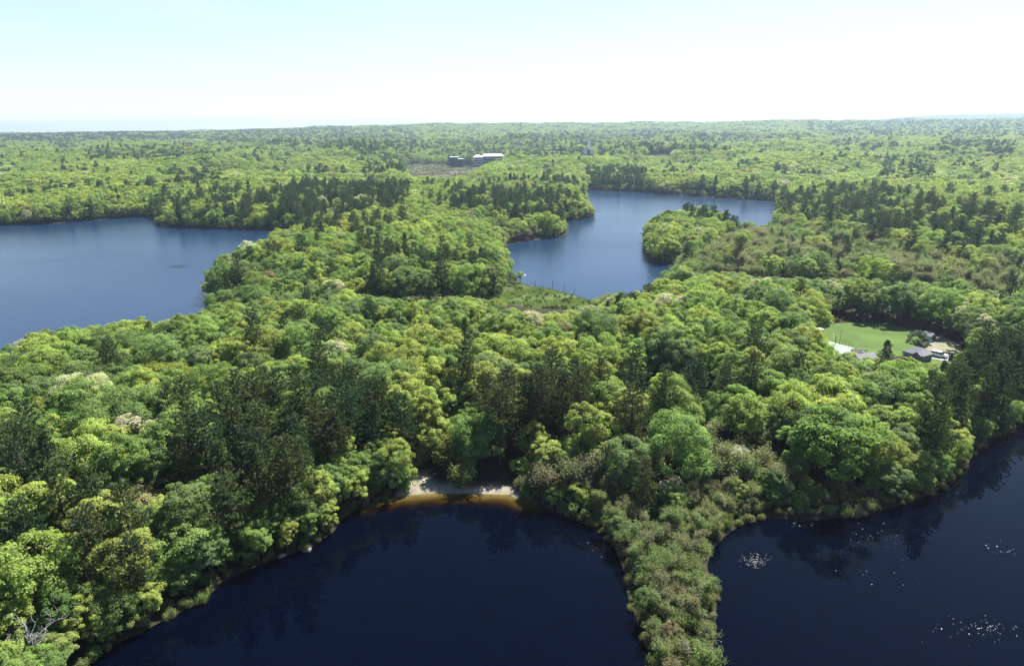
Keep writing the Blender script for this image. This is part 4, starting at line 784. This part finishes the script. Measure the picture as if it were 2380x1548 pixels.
# ---------------------------------------------------------------- far buildings
M_FROOF = mat('pale_metal_roof', (.72, .72, .74), .6, .06, .2); M_FW = mat('mauve_grey_wall', (.30, .28, .31), .85, .1, .2); M_FL = mat('pale_wall', (.52, .5, .5), .85, .1, .2); M_FD = mat('dark_wall', (.10, .10, .13), .8, .15, .2)
def block(root, w_, d_, h_, cx=0, cy=0, floors=4, wm=M_FW, roof='hip', rh=4.0, rm=M_FROOF):
    mb = MB(); mb.box((cx, cy, h_/2), (w_, d_, h_)); part(root, 'wall', mb, wm)
    fh = h_/floors
    for f_ in range(floors):
        mb = MB(); mb.box((cx, cy-d_/2-.06, f_*fh+fh*.58), (w_*.92, .16, fh*.42)); part(root, 'window', mb, M_GLASS); mb = MB(); mb.box((cx+w_/2+.06, cy, f_*fh+fh*.58), (.16, d_*.88, fh*.42)); part(root, 'window', mb, M_GLASS)
        mb = MB(); mb.box((cx-w_/2-.06, cy, f_*fh+fh*.58), (.16, d_*.88, fh*.42)); part(root, 'window', mb, M_GLASS)
    mb = MB()
    if roof == 'hip': hip(mb, w_, d_, h_+.25, rh, max(w_-d_*.8, 2), .8); mb.v = [(x+cx, y+cy, z) for x, y, z in mb.v]
    else: mb.box((cx, cy, h_+.3), (w_+1, d_+1, .55))
    part(root, 'roof', mb, rm)
q = ray(1111, 384, 1335); gz = 1.6; c_ = th('campus_building', 'large four storey building with a pale hipped roof across the bog', 'building', Vector((q.x, q.y+6, gz)), R(4))
s_ = math.hypot(q.x, q.y)/F*1.02
eave = ray(1111, 366, 1335).z-gz
block(c_, 21*s_*.95, 15, eave, 0, 0, 4, M_FL); block(c_, 50*s_, 14, eave+.6, 10.5*s_*.95+25*s_-1, 15, 4, M_FW)
q = ray(1055, 387, 1325); e_ = ray(1055, 366, 1325).z-1; h = th('office_block', 'dark five storey office block on the bog shore left of the large building', 'building', Vector((q.x, q.y+5, .9)), R(3)); block(h, 17*.85, 12, e_, 0, 0, 5, M_FD, 'flat'); block(h, 10, 10, e_*.8, 13, 6, 4, M_FD, 'flat')
mb = MB(); a_, b2 = ray(1037, 388, 1310), ray(1088, 387.6, 1312); mb.box(((a_.x+b2.x)/2, (a_.y+b2.y)/2, .9), ((b2-a_).length, .8, 1.6), 0); tag(link('shore_wall', mb.mesh('shore_wall', M_CONC)), 'low pale retaining wall along the bog water in front of the office block', 'wall')
q = ray(1366, 364, 1440); tipz = ray(1366, 322, 1440).z; bz = ray(1366, 352, 1440).z; M_WSP = mat('white_steeple', (.85, .85, .85), .5); c_ = th('church', 'dark gabled church with a slender pale steeple above the far trees', 'church', Vector((q.x, q.y, 3)), R(8))
mb = MB(); walls(mb, 22, 12, bz-9, 0); part(c_, 'wall', mb, M_FW); mb = MB(); mb.v = []; gable(mb, 22, 12, bz-9, 8.5, .5); mb.v = [(-y, x, z) for x, y, z in mb.v]; c_.rotation_euler.z += 0; rf = part(c_, 'roof', mb, M_FD)
bpy.data.objects[c_.name].children[0].rotation_euler.z = R(90)
mb = MB(); mb.box((0, -8, (bz+2)/2-1), (5.0, 5.0, bz+1)); tw = part(c_, 'tower', mb, M_FD)
mb = MB(); mb.box((0, -8, bz+1.6), (4.2, 4.2, 4.2)); part(c_, 'belfry', mb, M_WSP); mb = MB(); z_ = bz+3.7; mb.add([(-2.6, -10.6, z_), (2.6, -10.6, z_), (2.6, -5.4, z_), (-2.6, -5.4, z_), (0, -8, tipz-3)], [(0, 1, 4), (1, 2, 4), (2, 3, 4), (3, 0, 4), (3, 2, 1, 0)]); part(c_, 'spire', mb, M_WSP)
M_FGR = mat('grey_roof', (.42, .43, .46), .8, .1, .2)
for k_b, (X_, Y_, dd_, w_, dp, hh_, rt, lb) in enumerate([(1285, 345, 1590, 54, 14, 6, 'flat', 'long low building with white flat roofs among far pines'), (1514, 358, 1465, 20, 12, 6, 'hip', 'pale hipped roof pavilion, the left one of two at the far right'), (1541, 358, 1470, 22, 12, 5, 'hip', 'pale hipped roof pavilion, the right one of two at the far right'),
        (1502, 363.5, 1440, 50, 10, 3.5, 'flat', 'long low pale roofed wing in front of the far pavilions')]):
    q = ray(X_, Y_, dd_); h = th('far_building', lb, 'building', Vector((q.x, q.y, q.z-hh_-1)), R(3)); block(h, w_, dp, hh_, 0, 0, 2, M_FL, rt, 3.0, M_FROOF if k_b in (0,) else M_FGR)
q = ray(1207, 361, 1420); h = th('far_building', 'small building with one steep white roof right of the large building', 'building', Vector((q.x, q.y, q.z-8)), R(-50)); mb = MB(); walls(mb, 14, 7, 6, 3.4); part(h, 'wall', mb, M_FW); mb = MB(); gable(mb, 14, 7, 6, 3.6); part(h, 'roof', mb, M_FROOF)

# ---------------------------------------------------------------- small floating and grassy stuff
pads = []  # floating pads, some of them pale flecks added in place of sun glints
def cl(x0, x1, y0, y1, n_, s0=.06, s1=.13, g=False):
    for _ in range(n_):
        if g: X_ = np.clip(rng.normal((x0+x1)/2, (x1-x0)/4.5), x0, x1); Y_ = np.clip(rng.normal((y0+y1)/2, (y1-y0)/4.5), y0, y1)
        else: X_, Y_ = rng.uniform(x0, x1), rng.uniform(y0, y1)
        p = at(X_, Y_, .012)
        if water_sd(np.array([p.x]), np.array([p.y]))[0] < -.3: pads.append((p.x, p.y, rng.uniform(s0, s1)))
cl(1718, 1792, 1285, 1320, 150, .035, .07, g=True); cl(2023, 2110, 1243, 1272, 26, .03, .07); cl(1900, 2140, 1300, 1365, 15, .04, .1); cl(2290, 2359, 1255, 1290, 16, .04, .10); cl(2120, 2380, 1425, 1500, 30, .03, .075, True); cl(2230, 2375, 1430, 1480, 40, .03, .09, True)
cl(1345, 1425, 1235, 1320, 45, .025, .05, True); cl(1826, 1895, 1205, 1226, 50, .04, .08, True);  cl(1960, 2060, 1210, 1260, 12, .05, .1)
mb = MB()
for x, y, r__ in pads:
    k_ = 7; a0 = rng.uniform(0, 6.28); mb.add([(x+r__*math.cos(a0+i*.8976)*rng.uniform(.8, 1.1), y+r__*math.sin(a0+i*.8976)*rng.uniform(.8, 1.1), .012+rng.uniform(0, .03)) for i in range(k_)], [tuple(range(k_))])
tag(link('pads_and_glints', mb.mesh('pads_and_glints', mat('pad_and_glint', (.17, .19, .18), .3, .2, 3, .5))), 'tiny pale lily pads and flecks added as sun glints in patches on the dark ponds', 'lily pads and glints', kind='stuff')
def blades(name, pts, hgt, wid, n_per, spread, col, label, cat, m=None):
    n_ = len(pts)*n_per; P = np.repeat(pts, n_per, 0)+np.concatenate([rng.normal(0, spread, (n_, 2)), np.zeros((n_, 1))], 1); h_ = hgt*rng.uniform(.5, 1.2, n_)[:, None]; an = rng.uniform(0, 6.28, n_); T = np.stack([np.cos(an), np.sin(an), 0*an], 1)*wid
    ln = np.concatenate([rng.normal(0, .3, (n_, 2)), np.ones((n_, 1))], 1)*h_; Q = np.stack([P-T, P+T, P+ln*.97+T*.25, P+ln-T*.25], 1)
    o = link(name, quads(name, Q, [M_LEAF], rng.random(n_))); o['tint'] = [float(c_) for c_ in col]; return tag(o, label, cat, kind='stuff')
mx_, my_ = [np.array(v) for v in zip(*wMARSH)]; gx, gy = np.meshgrid(np.arange(mx_.min(), mx_.max(), 1.1), np.arange(my_.min(), my_.max(), 1.1)); gx = gx.ravel()+rng.uniform(-.5, .5, gx.size); gy = gy.ravel()+rng.uniform(-.5, .5, gy.size)
k = inpoly(gx, gy, wMARSH) & (water_sd(gx, gy) > 0) & (nz(gx, gy, 22., 77) > -.35); gx, gy = gx[k], gy[k]
blades('marsh_grass', np.stack([gx, gy, height(gx, gy)], -1), .75, .07, 9, .5, (.11, .15, .04), 'green and olive marsh grass between the woods and the right lake', 'marsh grass')
k = None; bx2, by2 = [np.array(v) for v in zip(*wBOG)]; gx, gy = np.meshgrid(np.arange(bx2.min(), bx2.max(), 4.), np.arange(by2.min(), by2.max(), 6.)); gx = gx.ravel()+rng.uniform(-2, 2, gx.size); gy = gy.ravel()+rng.uniform(-3, 3, gy.size)
k = inpoly(gx, gy, wBOG) & (sdist(gx, gy, wBPOND) > 3) & (rng.random(gx.size) < .4+.5*nz(gx, gy, 60., 5)); gx, gy = gx[k], gy[k]; nb = len(gx); sb = rng.uniform(.3, .9, nb)
scatter('bog_brush', np.stack([gx, gy, height(gx, gy)], -1), rng.uniform(0, 6.28, nb), np.stack([sb*1.5, sb*1.5, sb*.7], -1), SHC[rng.choice([0, 2, 4], nb)]*.8, rng.integers(0, 3, nb), [p[2] for p in PROTO['shrub']], 'low olive scrub over the far bog in front of the buildings', 'scrub')
wr = [at(413+rng.normal(0, 15), 620+rng.normal(0, 2.2), 0) for _ in range(110)]
blades('water_weed', np.array([(p.x, p.y, 0) for p in wr]), .2, .10, 4, .5, (.05, .08, .045), 'dark green weed patch floating in the left lake', 'water weed')

# ---------------------------------------------------------------- haze
hb = MB(); hb.box((0, 5200, 80), (26000, 14000, 166)); hm = bpy.data.materials.new('haze'); hm.use_nodes = True; n = hm.node_tree; n.nodes.remove(n.nodes['Principled BSDF'])
pv = n.nodes.new('ShaderNodeVolumePrincipled'); pv.inputs['Color'].default_value = (.62, .80, 1.0, 1); pv.inputs['Density'].default_value = .000085; pv.inputs['Anisotropy'].default_value = 0.55
n.links.new(pv.outputs[0], n.nodes['Material Output'].inputs['Volume'])
tag(link('haze', hb.mesh('haze', hm)), 'thin pale summer haze in the air over the far hills', 'haze', kind='stuff')
